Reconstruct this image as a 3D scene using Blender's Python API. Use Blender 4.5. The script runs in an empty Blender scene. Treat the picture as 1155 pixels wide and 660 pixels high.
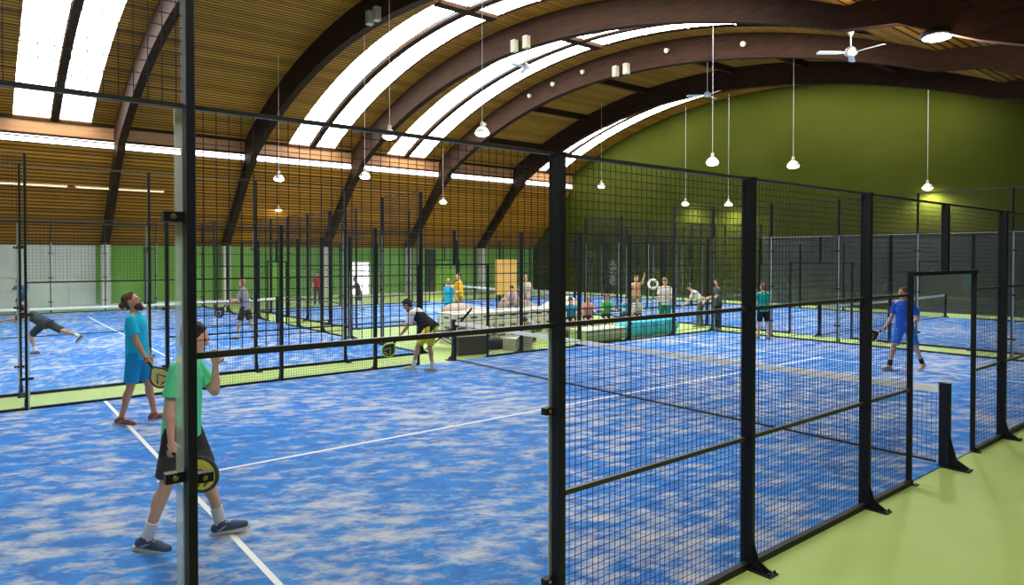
import bpy, math, random
from mathutils import Vector as V, Matrix

R = math.radians
random.seed(7)
S = bpy.context.scene
COL = S.collection

# ------------------------------------------------------------------ camera
cam_d = bpy.data.cameras.new('camera')
cam = bpy.data.objects.new('camera', cam_d)
COL.objects.link(cam)
S.camera = cam
FPX = 763.6
cam_d.sensor_width = 36.0
cam_d.lens = 36.0 * FPX / 1155.0
cam_d.shift_y = -29.46 / 1155.0
cam_d.clip_start = 0.05
cam.location = (1.3122, -2.9368, 2.4002)
yaw, pit = 0.894443, 0.014059
fw = V((math.cos(yaw) * math.cos(pit), math.sin(yaw) * math.cos(pit), -math.sin(pit)))
cam.rotation_mode = 'QUATERNION'
cam.rotation_quaternion = fw.to_track_quat('-Z', 'Y')

# ------------------------------------------------------------------ world, exposure
W = bpy.data.worlds.new('world')
S.world = W
W.use_nodes = True
W.node_tree.nodes['Background'].inputs[0].default_value = (0.75, 0.85, 1.0, 1)
W.node_tree.nodes['Background'].inputs[1].default_value = 0.6
S.view_settings.view_transform = 'Standard'
S.view_settings.look = 'None'
S.view_settings.gamma = 1
S.view_settings.use_curve_mapping = False
S.view_settings.exposure = 0.92
S.cycles.transparent_max_bounces = 40
S.cycles.max_bounces = 8
S.cycles.diffuse_bounces = 4
S.cycles.sample_clamp_indirect = 6
SKY_E = 7.0        # brightness of the daylight panels in the roof
CLERE_E = 3.0
LAMP_E = 30.0

# ------------------------------------------------------------------ materials
MATS = {}
def principled(name, col, rough=0.6, metal=0.0, spec=0.5, emit=None, estr=0.0):
    if name in MATS: return MATS[name]
    m = bpy.data.materials.new(name); m.use_nodes = True
    b = m.node_tree.nodes['Principled BSDF']
    b.inputs['Base Color'].default_value = (*col, 1)
    b.inputs['Roughness'].default_value = rough
    b.inputs['Metallic'].default_value = metal
    b.inputs['Specular IOR Level'].default_value = spec
    if emit:
        b.inputs['Emission Color'].default_value = (*emit, 1)
        b.inputs['Emission Strength'].default_value = estr
    MATS[name] = m
    return m
def nt(m):
    return m.node_tree.nodes, m.node_tree.links, m.node_tree.nodes['Principled BSDF']
def ramp(n, stops):
    r = n.new('ShaderNodeValToRGB')
    cr = r.color_ramp
    while len(cr.elements) < len(stops): cr.elements.new(0.5)
    for e, (p, c) in zip(cr.elements, stops):
        e.position = p; e.color = (*c, 1)
    return r
def variegated(name, c1, c2, scale, rough=0.7, lo=0.35, hi=0.65, detail=4, coords='Object', stretch=(1, 1, 1), spec=0.5, metal=0.0):
    m = principled(name, c1, rough, metal, spec)
    n, l, b = nt(m)
    tc = n.new('ShaderNodeTexCoord'); mp = n.new('ShaderNodeMapping'); mp.inputs['Scale'].default_value = stretch
    nz = n.new('ShaderNodeTexNoise'); nz.inputs['Scale'].default_value = scale; nz.inputs['Detail'].default_value = detail
    r = ramp(n, [(lo, c1), (hi, c2)])
    l.new(tc.outputs[coords], mp.inputs[0]); l.new(mp.outputs[0], nz.inputs['Vector'])
    l.new(nz.outputs['Fac'], r.inputs[0]); l.new(r.outputs[0], b.inputs['Base Color'])
    return m
def wood_planks(name, c1, c2, groove, width):
    m = principled(name, c1, 0.7, 0, 0.15)
    n, l, b = nt(m)
    tc = n.new('ShaderNodeTexCoord'); sp = n.new('ShaderNodeSeparateXYZ')
    l.new(tc.outputs['UV'], sp.inputs[0])
    d = n.new('ShaderNodeMath'); d.operation = 'DIVIDE'; d.inputs[1].default_value = width
    l.new(sp.outputs['Y'], d.inputs[0])
    fl = n.new('ShaderNodeMath'); fl.operation = 'FLOOR'; l.new(d.outputs[0], fl.inputs[0])
    fr = n.new('ShaderNodeMath'); fr.operation = 'FRACT'; l.new(d.outputs[0], fr.inputs[0])
    wn = n.new('ShaderNodeTexWhiteNoise'); wn.noise_dimensions = '1D'; l.new(fl.outputs[0], wn.inputs['W'])
    mp = n.new('ShaderNodeMapping'); mp.inputs['Scale'].default_value = (0.5, 6, 1)
    l.new(tc.outputs['UV'], mp.inputs[0])
    nz = n.new('ShaderNodeTexNoise'); nz.inputs['Scale'].default_value = 2.0; nz.inputs['Detail'].default_value = 5
    l.new(mp.outputs[0], nz.inputs['Vector'])
    av = n.new('ShaderNodeMath'); av.operation = 'MULTIPLY_ADD'; av.inputs[1].default_value = 0.45
    l.new(wn.outputs['Value'], av.inputs[0]); 
    hv = n.new('ShaderNodeMath'); hv.operation = 'MULTIPLY'; hv.inputs[1].default_value = 0.55
    l.new(nz.outputs['Fac'], hv.inputs[0]); l.new(hv.outputs[0], av.inputs[2])
    r = ramp(n, [(0.15, c1), (0.75, c2)]); l.new(av.outputs[0], r.inputs[0])
    g = ramp(n, [(0.0, (1, 1, 1)), (0.26, (1, 1, 1)), (0.34, (0, 0, 0))]); l.new(fr.outputs[0], g.inputs[0])
    mx = n.new('ShaderNodeMix'); mx.data_type = 'RGBA'
    l.new(g.outputs[0], mx.inputs[0]); l.new(r.outputs[0], mx.inputs[6]); mx.inputs[7].default_value = (*groove, 1)
    l.new(mx.outputs[2], b.inputs['Base Color'])
    return m
def turf():
    m = principled('blue_turf_sanded', (0.03, 0.15, 0.6), 0.75, 0, 0.25)
    n, l, b = nt(m)
    tc = n.new('ShaderNodeTexCoord')
    def noise(sc, det, stretch, rot=0, dist=0.0):
        mp = n.new('ShaderNodeMapping'); mp.inputs['Scale'].default_value = stretch; mp.inputs['Rotation'].default_value = (0, 0, rot)
        l.new(tc.outputs['Object'], mp.inputs[0])
        mp.vector_type = 'TEXTURE'
        z = n.new('ShaderNodeTexNoise'); z.inputs['Scale'].default_value = sc; z.inputs['Detail'].default_value = det
        z.inputs['Roughness'].default_value = 0.65; z.inputs['Distortion'].default_value = dist
        l.new(mp.outputs[0], z.inputs['Vector']); return z
    a = noise(4.6, 10, (1.9, 1, 1), -0.55, 0.3)
    big = noise(0.28, 3, (1, 1, 1))
    fine = noise(24, 3, (1.8, 1, 1), -0.55)
    ad = n.new('ShaderNodeMath'); ad.operation = 'MULTIPLY_ADD'; ad.inputs[1].default_value = 0.45
    l.new(big.outputs['Fac'], ad.inputs[0]); l.new(a.outputs['Fac'], ad.inputs[2])
    ad2 = n.new('ShaderNodeMath'); ad2.operation = 'MULTIPLY_ADD'; ad2.inputs[1].default_value = 0.22
    l.new(fine.outputs['Fac'], ad2.inputs[0]); l.new(ad.outputs[0], ad2.inputs[2])
    r = ramp(n, [(0.66, (0, 0, 0)), (1.0, (1, 1, 1))])
    r.color_ramp.elements[0].position = 0.79; r.color_ramp.elements[1].position = 1.06
    l.new(ad2.outputs[0], r.inputs[0])
    b2 = noise(5, 5, (1, 1, 1))
    rb = ramp(n, [(0.3, TURF_DARK), (0.7, TURF_LIGHT)]); l.new(b2.outputs['Fac'], rb.inputs[0])
    mx = n.new('ShaderNodeMix'); mx.data_type = 'RGBA'
    l.new(r.outputs[0], mx.inputs[0]); l.new(rb.outputs[0], mx.inputs[6]); mx.inputs[7].default_value = (*TURF_SAND, 1)
    l.new(mx.outputs[2], b.inputs['Base Color'])
    return m
TURF_DARK = (0.004, 0.105, 0.44)
TURF_LIGHT = (0.012, 0.23, 0.70)
TURF_SAND = (0.48, 0.50, 0.56)
def glass_mat(name, tint, strength):
    m = bpy.data.materials.new(name); m.use_nodes = True
    n, l = m.node_tree.nodes, m.node_tree.links
    n.clear()
    o = n.new('ShaderNodeOutputMaterial'); mix = n.new('ShaderNodeMixShader')
    t = n.new('ShaderNodeBsdfTransparent'); t.inputs[0].default_value = (*tint, 1)
    g = n.new('ShaderNodeBsdfGlossy'); g.inputs['Roughness'].default_value = 0.01
    # Schlick reflectance of the pane on its outward faces
    ge = n.new('ShaderNodeNewGeometry')
    dt = n.new('ShaderNodeVectorMath'); dt.operation = 'DOT_PRODUCT'
    l.new(ge.outputs['Incoming'], dt.inputs[0]); l.new(ge.outputs['Normal'], dt.inputs[1])
    ab = n.new('ShaderNodeMath'); ab.operation = 'ABSOLUTE'; l.new(dt.outputs['Value'], ab.inputs[0])
    om = n.new('ShaderNodeMath'); om.operation = 'SUBTRACT'; om.inputs[0].default_value = 1.0; l.new(ab.outputs[0], om.inputs[1])
    pw = n.new('ShaderNodeMath'); pw.operation = 'POWER'; pw.inputs[1].default_value = 5.0; l.new(om.outputs[0], pw.inputs[0])
    ma = n.new('ShaderNodeMath'); ma.operation = 'MULTIPLY_ADD'; ma.inputs[1].default_value = 0.9; ma.inputs[2].default_value = 0.06
    l.new(pw.outputs[0], ma.inputs[0])
    bf = n.new('ShaderNodeMath'); bf.operation = 'SUBTRACT'; bf.inputs[0].default_value = 1.0; l.new(ge.outputs['Backfacing'], bf.inputs[1])
    mu = n.new('ShaderNodeMath'); mu.operation = 'MULTIPLY'; l.new(ma.outputs[0], mu.inputs[0]); l.new(bf.outputs[0], mu.inputs[1])
    sc = n.new('ShaderNodeMath'); sc.operation = 'MULTIPLY'; sc.inputs[1].default_value = strength; sc.use_clamp = True
    l.new(mu.outputs[0], sc.inputs[0]); l.new(sc.outputs[0], mix.inputs[0])
    l.new(t.outputs[0], mix.inputs[1]); l.new(g.outputs[0], mix.inputs[2]); l.new(mix.outputs[0], o.inputs[0])
    return m

M_METAL = principled('black_powder_coat', (0.006, 0.007, 0.012), 0.5, 0.0, 0.3)
M_WIRE = principled('dark_welded_wire', (0.008, 0.009, 0.014), 0.6, 0.0, 0.3)
M_RAIL = principled('dark_rail_tube', (0.03, 0.03, 0.028), 0.35, 0.2)
M_BOLT = principled('brass_bolt', (0.45, 0.33, 0.15), 0.3, 0.9)
M_GLASS = glass_mat('court_glass', (0.985, 0.995, 0.99), 0.9)
M_EDGE = principled('glass_edge_refraction', (0.8, 0.9, 0.95), 0.2, 0.0, 0.8)  # pale see-through tone stands in for light refracted at the pane edge
M_EDGE.node_tree.nodes['Principled BSDF'].inputs['Alpha'].default_value = 0.3
M_TAPE = principled('white_net_tape', (0.92, 0.9, 0.86), 0.8)
M_NET = principled('black_net_cord', (0.02, 0.025, 0.04), 0.8)
M_LINE = principled('white_court_line', (0.82, 0.83, 0.82), 0.8)
M_TURF = turf()
M_FLOOR = variegated('green_sports_floor', (0.34, 0.47, 0.13), (0.40, 0.53, 0.16), 0.7, 0.55, 0.35, 0.7, 5, spec=0.25)
M_CEIL = wood_planks('slatted_wood_ceiling', (0.27, 0.11, 0.012), (0.56, 0.24, 0.026), (0.04, 0.018, 0.003), 0.2)
M_RIB = variegated('dark_glulam', (0.022, 0.009, 0.004), (0.046, 0.018, 0.008), 3, 0.7, 0.3, 0.7, 6, stretch=(4, 0.5, 4), spec=0.12)
M_FASCIA = variegated('orange_fascia_timber', (0.38, 0.17, 0.06), (0.52, 0.25, 0.09), 2, 0.5, 0.3, 0.7, 5, stretch=(0.3, 4, 4))
M_GREENW = variegated('olive_green_wall', (0.040, 0.046, 0.003), (0.050, 0.056, 0.005), 0.4, 0.9, spec=0.08)
M_GREENB = variegated('bright_green_wall', (0.13, 0.30, 0.04), (0.16, 0.36, 0.06), 0.4, 0.7)
M_DARKW = variegated('dark_backdrop_cloth', (0.020, 0.028, 0.024), (0.04, 0.05, 0.04), 0.7, 0.6, 0.3, 0.7, 4)
M_WHITEW = variegated('pale_grey_cladding', (0.58, 0.6, 0.6), (0.66, 0.67, 0.68), 0.8, 0.6)
M_PILLAR = principled('light_grey_pillar', (0.55, 0.55, 0.52), 0.7)
M_WHITE = principled('white_enamel', (0.8, 0.8, 0.78), 0.4)
M_CREAM = principled('cream_plastic', (0.55, 0.5, 0.36), 0.5)
M_SKIN = principled('skin_fair', (0.70, 0.38, 0.26), 0.55)
M_SKIN2 = principled('skin_tanned', (0.55, 0.27, 0.16), 0.55)

def skylight_mat(name, col, estr):
    m = principled(name, (0.8, 0.8, 0.8), 0.4, emit=col, estr=estr)
    return m
M_SKY = skylight_mat('daylight_polycarbonate', (1.0, 1.0, 0.98), SKY_E)
M_CLERE = skylight_mat('daylight_clerestory', (1.0, 1.0, 1.0), CLERE_E)
M_LAMP = principled('lit_lamp_lens', (1, 1, 1), 0.5, emit=(1.0, 1.0, 0.95), estr=LAMP_E)
M_TUBE = principled('dim_lit_tube', (1, 0.9, 0.7), 0.5, emit=(1.0, 0.8, 0.45), estr=1.1)
M_DOORLIGHT = principled('bright_doorway_daylight', (1, 1, 1), 0.5, emit=(1, 1, 1), estr=1.3)

# ------------------------------------------------------------------ mesh builder
class MB:
    def __init__(s): s.v = []; s.f = []; s.uv = None
    def box(s, x0, x1, y0, y1, z0, z1):
        b = len(s.v)
        s.v += [(x, y, z) for z in (z0, z1) for y in (y0, y1) for x in (x0, x1)]
        for q in ((0, 2, 3, 1), (4, 5, 7, 6), (0, 1, 5, 4), (2, 6, 7, 3), (0, 4, 6, 2), (1, 3, 7, 5)):
            s.f.append(tuple(b + i for i in q))
        return s
    def bevbox(s, x0, x1, y0, y1, z0, z1, c):
        # box whose vertical edges are chamfered
        pts = [(x0 + c, y0), (x1 - c, y0), (x1, y0 + c), (x1, y1 - c), (x1 - c, y1), (x0 + c, y1), (x0, y1 - c), (x0, y0 + c)]
        return s.prism([(p[0], p[1], z0) for p in pts], V((0, 0, z1 - z0)))
    def prism(s, pts, ext):
        b = len(s.v); n = len(pts); ext = V(ext)
        s.v += [tuple(p) for p in pts] + [tuple(V(p) + ext) for p in pts]
        s.f.append(tuple(b + i for i in reversed(range(n)))); s.f.append(tuple(b + n + i for i in range(n)))
        for i in range(n):
            j = (i + 1) % n
            s.f.append((b + i, b + j, b + n + j, b + n + i))
        return s
    def frustum(s, p0, p1, r0, r1, n=10, ref=None, cap=True):
        # r0, r1: radius or (ra, rb); ra along ref direction
        p0 = V(p0); p1 = V(p1); d = (p1 - p0)
        if d.length < 1e-6: d = V((0, 0, 1e-4))
        d = d.normalized()
        ref = V(ref) if ref is not None else (V((1, 0, 0)) if abs(d.x) < 0.9 else V((0, 1, 0)))
        a = (ref - d * ref.dot(d)).normalized(); c = d.cross(a)
        if not isinstance(r0, (tuple, list)): r0 = (r0, r0)
        if not isinstance(r1, (tuple, list)): r1 = (r1, r1)
        b = len(s.v)
        for p, r in ((p0, r0), (p1, r1)):
            for i in range(n):
                t = 2 * math.pi * i / n
                s.v.append(tuple(p + a * (r[0] * math.cos(t)) + c * (r[1] * math.sin(t))))
        for i in range(n):
            j = (i + 1) % n
            s.f.append((b + i, b + j, b + n + j, b + n + i))
        if cap:
            s.f.append(tuple(b + i for i in reversed(range(n)))); s.f.append(tuple(b + n + i for i in range(n)))
        return s
    def ell(s, c, r, fx=(1, 0, 0), fz=(0, 0, 1), nu=14, nv=9):
        c = V(c); fx = V(fx).normalized(); fz = V(fz); fz = (fz - fx * fz.dot(fx)).normalized(); fy = fz.cross(fx)
        b = len(s.v)
        s.v.append(tuple(c - fz * r[2]))
        for i in range(1, nv):
            ph = -math.pi / 2 + math.pi * i / nv
            for j in range(nu):
                t = 2 * math.pi * j / nu
                s.v.append(tuple(c + fx * (r[0] * math.cos(ph) * math.cos(t)) + fy * (r[1] * math.cos(ph) * math.sin(t)) + fz * (r[2] * math.sin(ph))))
        s.v.append(tuple(c + fz * r[2])); top = len(s.v) - 1
        for j in range(nu):
            k = (j + 1) % nu
            s.f.append((b, b + 1 + k, b + 1 + j))
            s.f.append((top, b + 1 + (nv - 2) * nu + j, b + 1 + (nv - 2) * nu + k))
            for i in range(nv - 2):
                q = b + 1 + i * nu
                s.f.append((q + j, q + k, q + nu + k, q + nu + j))
        return s
    def cap(s, p0, p1, r0, r1, n=12):
        s.frustum(p0, p1, r0, r1, n)
        s.ell(p0, (r0,) * 3, nu=n, nv=7); s.ell(p1, (r1,) * 3, nu=n, nv=7)
        return s
    def tube(s, pts, r, n=8):
        for a, b in zip(pts[:-1], pts[1:]): s.frustum(a, b, r, r, n)
        return s
    def lathe(s, prof, c=(0, 0, 0), n=20):
        b = len(s.v); m = len(prof)
        for (r, z) in prof:
            for i in range(n):
                t = 2 * math.pi * i / n
                s.v.append((c[0] + r * math.cos(t), c[1] + r * math.sin(t), c[2] + z))
        for k in range(m - 1):
            for i in range(n):
                j = (i + 1) % n
                s.f.append((b + k * n + i, b + k * n + j, b + (k + 1) * n + j, b + (k + 1) * n + i))
        s.f.append(tuple(b + i for i in reversed(range(n)))); s.f.append(tuple(b + (m - 1) * n + i for i in range(n)))
        return s
    def mesh(s, name, mat, smooth=False):
        me = bpy.data.meshes.new(name)
        me.from_pydata(s.v, [], s.f)
        if mat: me.materials.append(mat)
        if smooth: me.shade_smooth()
        me.validate(); me.update()
        return me
    def build(s, name, mat, parent=None, smooth=False, label=None):
        return link(name, s.mesh(name, mat, smooth), parent, label)
def link(name, me, parent=None, label=None, loc=None, rot=None):
    o = bpy.data.objects.new(name, me)
    COL.objects.link(o)
    if parent is not None: o.parent = parent
    if label: o['label'] = label
    if loc is not None: o.location = loc
    if rot is not None: o.rotation_euler = rot
    return o
def empty(name, loc, rz=0):
    o = bpy.data.objects.new(name, None); COL.objects.link(o)
    o.location = loc; o.rotation_euler = (0, 0, rz); o.empty_display_size = 0.2
    return o
def tag(o, label, cat, group=None, kind=None):
    if label: o['label'] = label
    if cat: o['category'] = cat
    if group: o['group'] = group
    if kind: o['kind'] = kind
    return o
def struct(o, label=None):
    o['kind'] = 'structure'
    if label: o['label'] = label
    return o
def copy_tree(o, parent=None):
    c = o.copy(); COL.objects.link(c)
    if parent is not None: c.parent = parent
    for ch in [x for x in KIDS.get(o.name, [])]:
        copy_tree(ch, c)
    return c
KIDS = {}
def index_kids(o):
    KIDS[o.name] = list(o.children)
    for c in o.children: index_kids(c)

# ================================================================== SHELL
YW, XW = 35.2, 33.9          # far wall, end wall
XB, YN = -8.0, -6.0          # behind the camera
YC, ZC, RC = 17.577, -19.569, 30.734
def zc(y): return ZC + math.sqrt(RC * RC - (y - YC) ** 2)
YNS = 4.6                    # where the vault turns into the low aisle roof on the near side
struct(MB().box(XB, XW, YN, YW, -0.2, 0).build('floor', M_FLOOR), 'light green sports floor around the blue courts')

def ceiling_profile():
    pts = [(YN, 7.55), (0.0, 7.85), (2.6, 8.25), (3.8, 8.4)]
    y = YNS
    while y < 31.0: pts.append((y, zc(y))); y += 0.66
    pts.append((31.0, zc(31.0)))
    return pts
def uv_sheet(name, pts, x0, x1, thick, mat, holes=()):
    # a sheet extruded along X over the (y, z) profile; UV = (x, arc length)
    xs = sorted(set([x0, x1] + [h for a in holes for h in a[:2]]))
    v = []; f = []; uvs = []
    L = [0.0]
    for a, b in zip(pts[:-1], pts[1:]): L.append(L[-1] + math.hypot(b[0] - a[0], b[1] - a[1]))
    idx = {}
    def vert(i, k, t):
        key = (i, k, t)
        if key not in idx:
            idx[key] = len(v); v.append((xs[i], pts[k][0], pts[k][1] + (thick if t else 0)))
        return idx[key]
    for i in range(len(xs) - 1):
        xm = (xs[i] + xs[i + 1]) / 2
        for k in range(len(pts) - 1):
            ym = (pts[k][0] + pts[k + 1][0]) / 2
            if any(h[0] < xm < h[1] and h[2] < ym < h[3] for h in holes): continue
            f.append((vert(i, k, 0), vert(i, k + 1, 0), vert(i + 1, k + 1, 0), vert(i + 1, k, 0)))
            uvs.append([(xs[i], L[k]), (xs[i], L[k + 1]), (xs[i + 1], L[k + 1]), (xs[i + 1], L[k])])
            f.append((vert(i, k, 1), vert(i + 1, k, 1), vert(i + 1, k + 1, 1), vert(i, k + 1, 1)))
            uvs.append([(0, 0)] * 4)
    me = bpy.data.meshes.new(name); me.from_pydata(v, [], f)
    ul = me.uv_layers.new(name='UVMap')
    k = 0
    for u in uvs:
        for q in u: ul.data[k].uv = q; k += 1
    me.materials.append(mat)
    return link(name, me)
SKYS = [(-6.6, -5.5), (-5.3, -4.2), (2.75, 4.0), (4.32, 5.45), (14.0, 15.1), (15.42, 16.5), (19.55, 20.66), (20.94, 22.05), (30.3, 31.4), (31.65, 32.75)]  # first pair is added behind the camera, unseen, to light the hall
SY0, SY1 = 6.0, 31.0
holes = [(a, b, SY0 + 0.2, SY1) for a, b in SKYS]
prof = ceiling_profile()
struct(uv_sheet('ceiling', prof, XB, XW, 0.25, M_CEIL, holes), 'slatted golden wood vault')
struct(uv_sheet('ceiling_aisle', [(31.0, 7.1), (YW, 2.95)], XB, XW, 0.25, M_CEIL), 'steep slatted wood ceiling down to the far wall')
# daylight panels set in the vault
wi = 0
ys = [p[0] for p in prof if p[0] > SY0]
for n in range(0, len(SKYS), 2):
    wi += 1
    root = struct(empty('window_%d' % wi, ((SKYS[n][0] + SKYS[n + 1][1]) / 2, 18, 11)), 'pair of long curved rooflights')
    inv = V(root.location)
    for a, b in SKYS[n:n + 2]:
        m = MB()
        for y0, y1 in zip(ys[:-1], ys[1:]):
            m.prism([V((a, y0, zc(y0) + 0.10)) - inv, V((b, y0, zc(y0) + 0.10)) - inv, V((b, y1, zc(y1) + 0.10)) - inv, V((a, y1, zc(y1) + 0.10)) - inv], (0, 0, 0.05))
        m.build('rooflight_panel', M_SKY, root)
    m = MB()     # glazing bars across the panels
    for k, y0 in enumerate(ys):
        if k % 3 == 0:
            for a, b in SKYS[n:n + 2]:
                m.box(a - inv.x, b - inv.x, y0 - 0.012 - inv.y, y0 + 0.012 - inv.y, zc(y0) + 0.05 - inv.z, zc(y0) + 0.09 - inv.z)
    m.build('glazing_bar', M_WHITE, root)
    m = MB(); xa, xb_ = SKYS[n][1] + 0.02 - inv.x, SKYS[n + 1][0] - 0.02 - inv.x
    for y0, y1 in zip(ys[:-1], ys[1:]):
        m.prism([(xa, y0 - inv.y, zc(y0) - 0.06 - inv.z), (xa, y1 - inv.y, zc(y1) - 0.06 - inv.z), (xa, y1 - inv.y, zc(y1) - inv.z - 0.005), (xa, y0 - inv.y, zc(y0) - inv.z - 0.005)], (xb_ - xa, 0, 0))
    m.build('mullion', M_RIB, root)
    yb = 17.0
    MB().box(SKYS[n][0] - inv.x, SKYS[n + 1][1] - inv.x, yb - 0.2 - inv.y, yb + 0.2 - inv.y, zc(yb) - 0.05 - inv.z, zc(yb) + 0.09 - inv.z).build('cross_beam', M_RIB, root)
# walls
zt = 12.0
def wall_poly(name, x0, x1, pts, mat, label):
    m = MB().prism([(x0, y, z) for y, z in pts], (x1 - x0, 0, 0))
    return struct(m.build(name, mat), label)
gable = [(YN, 0)] + [(y, z + 0.2) for y, z in prof] + [(31.0, 7.2), (YW, 3.0), (YW, 0)]
wall_poly('wall_end', XW, XW + 0.3, gable, M_GREENW, 'olive green gable wall under the vault')
wall_poly('wall_back', XB - 0.3, XB, gable, M_GREENW, 'green wall behind the camera')
struct(MB().box(XB, XW, YN - 0.3, YN, 0, 7.6).build('wall_near', M_GREENW), 'green wall along the near aisle')
struct(MB().box(6.1, XW, YW, YW + 0.3, 0, 3.2).build('wall_far', M_GREENB), 'green wall along the far side')
struct(MB().box(XW - 0.14, XW, YN, 16.5, 0, 3.42).build('trim_1', M_DARKW), 'dark backdrop along the foot of the gable wall')
struct(MB().box(XW - 0.17, XW - 0.14, YN, 16.5, 3.36, 3.42).build('trim_2', principled('pale_cap_strip', (0.3, 0.32, 0.28), 0.6)), 'pale top edge of the dark backdrop')
m = MB()
x = XB
while x < 6.0:                                     # pale profiled cladding, vertical ribs
    m.box(x, x + 0.46, YW - 0.02, YW + 0.3, 0, 2.92); x += 0.5
m.box(XB, 6.1, YW + 0.02, YW + 0.3, 0, 2.95)
struct(m.build('wall_far_pale', M_WHITEW), 'pale grey cladding at the left end of the far wall')
struct(MB().box(XB, 6.1, YW - 0.06, YW - 0.02, 1.45, 1.5).build('trim_3', M_PILLAR), 'thin rail across the pale cladding')
struct(MB().box(XB, XW, YW - 0.05, YW, 0, 0.12).build('baseboard_far', M_PILLAR), 'base strip of the far wall')
# dark panels on the green far wall
m = MB()
for a, b in ((8.2, 8.5), (24.6, 25.4)): m.box(a, b, YW - 0.08, YW, 0.1, 2.9)
struct(m.build('trim_4', M_DARKW), 'dark wall pads on the green wall')
# eave fascia, daylight strip
struct(MB().box(XB, XW, 31.0, 31.2, 7.42, 8.25).build('trim_5', M_FASCIA), 'orange timber fascia below the rooflights')
struct(MB().box(XB, XW, 30.93, 31.0, 8.0, 8.12).build('trim_6', M_RIB), 'dark batten above the fascia')
struct(MB().box(XB, XW, 30.93, 31.0, 7.38, 7.48).build('trim_7', M_RIB), 'dark batten below the fascia')
struct(MB().box(XB, XW, 31.05, 31.1, 7.12, 7.40).build('window_9', M_CLERE), 'narrow bright clerestory strip along the eaves')
# doorway of daylight in the far wall
d = struct(empty('door_1', (20.0, YW, 0)), 'bright open doorway in the far wall')
MB().box(-0.55, 0.55, -0.03, 0.0, 0, 2.05).build('door_leaf', M_DOORLIGHT, d)
m = MB(); m.box(-0.65, -0.55, -0.08, 0, 0, 2.15); m.box(0.55, 0.65, -0.08, 0, 0, 2.15); m.box(-0.65, 0.65, -0.08, 0, 2.05, 2.15)
m.build('door_frame', M_PILLAR, d)

# ribs: curved laminated arches, straight leg to the far wall, pillar below
RIBX = [-4.8, 0.85, 6.45, 12.0, 17.6, 23.15, 28.8]
def rib_mesh():
    top = []; bot = []
    top.append((YN, 7.6)); bot.append((YN, 6.3))
    top.append((0.0, 7.8)); bot.append((1.0, 6.5))
    top.append((1.9, 8.0)); bot.append((1.95, 6.85))
    top.append((3.4, 8.15)); bot.append((3.5, 7.6))
    y = YNS
    while y <= 30.6:
        t = abs(y - YC) / 13.0
        nrm = V((y - YC, zc(y) - ZC)).normalized()
        dp = 1.0 + 0.2 * t * t if y > YC else 1.0 - 0.45 * t * t
        top.append((y, zc(y) + 0.05))
        bot.append((y - nrm.x * dp, zc(y) - nrm.y * dp))
        y += 0.65
    top.append((31.0, 7.9)); bot.append((30.1, 6.98))
    top.append((31.3, 7.0)); bot.append((31.0, 6.35))
    top.append((YW - 0.05, 3.12)); bot.append((34.55, 2.95))
    m = MB(); w = 0.15
    for i in range(len(top) - 1):
        q = [top[i], top[i + 1], bot[i + 1], bot[i]]
        b = len(m.v)
        for sx in (-w, w):
            for p in q: m.v.append((sx, p[0], p[1]))
        m.f += [(b, b + 1, b + 2, b + 3), (b + 7, b + 6, b + 5, b + 4), (b, b + 4, b + 5, b + 1), (b + 2, b + 6, b + 7, b + 3)]
        if i == 0: m.f.append((b, b + 3, b + 7, b + 4))
        if i == len(top) - 2: m.f.append((b + 1, b + 5, b + 6, b + 2))
    return m.mesh('roof_rib', M_RIB)
rme = rib_mesh()
flange = MB()
pme = MB().bevbox(-0.2, 0.2, -0.25, 0.15, 0, 2.98, 0.03).mesh('wall_pillar', M_PILLAR)
for k, x in enumerate(RIBX):
    struct(link('roof_rib', rme, loc=(x, 0, 0)), 'dark laminated timber arch')
    struct(link('wall_pillar', pme, loc=(x, 34.75, 0)), 'grey pillar under an arch')
# purlins between the last two arches
for y in (8.0, 11.5, 15.0, 20.0, 24.4, 28.3):
    struct(MB().box(23.3, 28.65, y - 0.1, y + 0.1, zc(y) - 0.28, zc(y) + 0.05).build('roof_purlin', M_RIB), 'dark purlin between two arches')

# ================================================================== COURTS
T = 0.004
def plane_box(x0, x1, y0, y1, z0=0.0, z1=0.006): return MB().box(x0, x1, y0, y1, z0, z1)
turf_me = MB().box(0, 20, 0, 10, 0, 0.012).mesh('playing_surface', M_TURF)
line_defs = [(3.03, 3.08, 0.0, 10.0), (16.92, 16.97, 0.0, 10.0), (2.85, 17.15, 4.975, 5.025)]
line_me = [MB().box(a, b, c, d_, 0.012, 0.015).mesh('court_line', M_LINE) for a, b, c, d_ in line_defs]
COURTS = [('nearest', (0, 0, 0), 0.0), ('left', (10, 11.5, 0), R(90)), ('back', (11.3, 17.75, 0), 0.0), ('right', (31.4, -2.8, 0), R(90))]
for nm, loc, rz in COURTS:
    s = struct(link('playing_surface', turf_me, loc=loc, rot=(0, 0, rz)), 'blue sanded turf of the %s court' % nm)
    for lm in line_me: link('court_line', lm, s)

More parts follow.
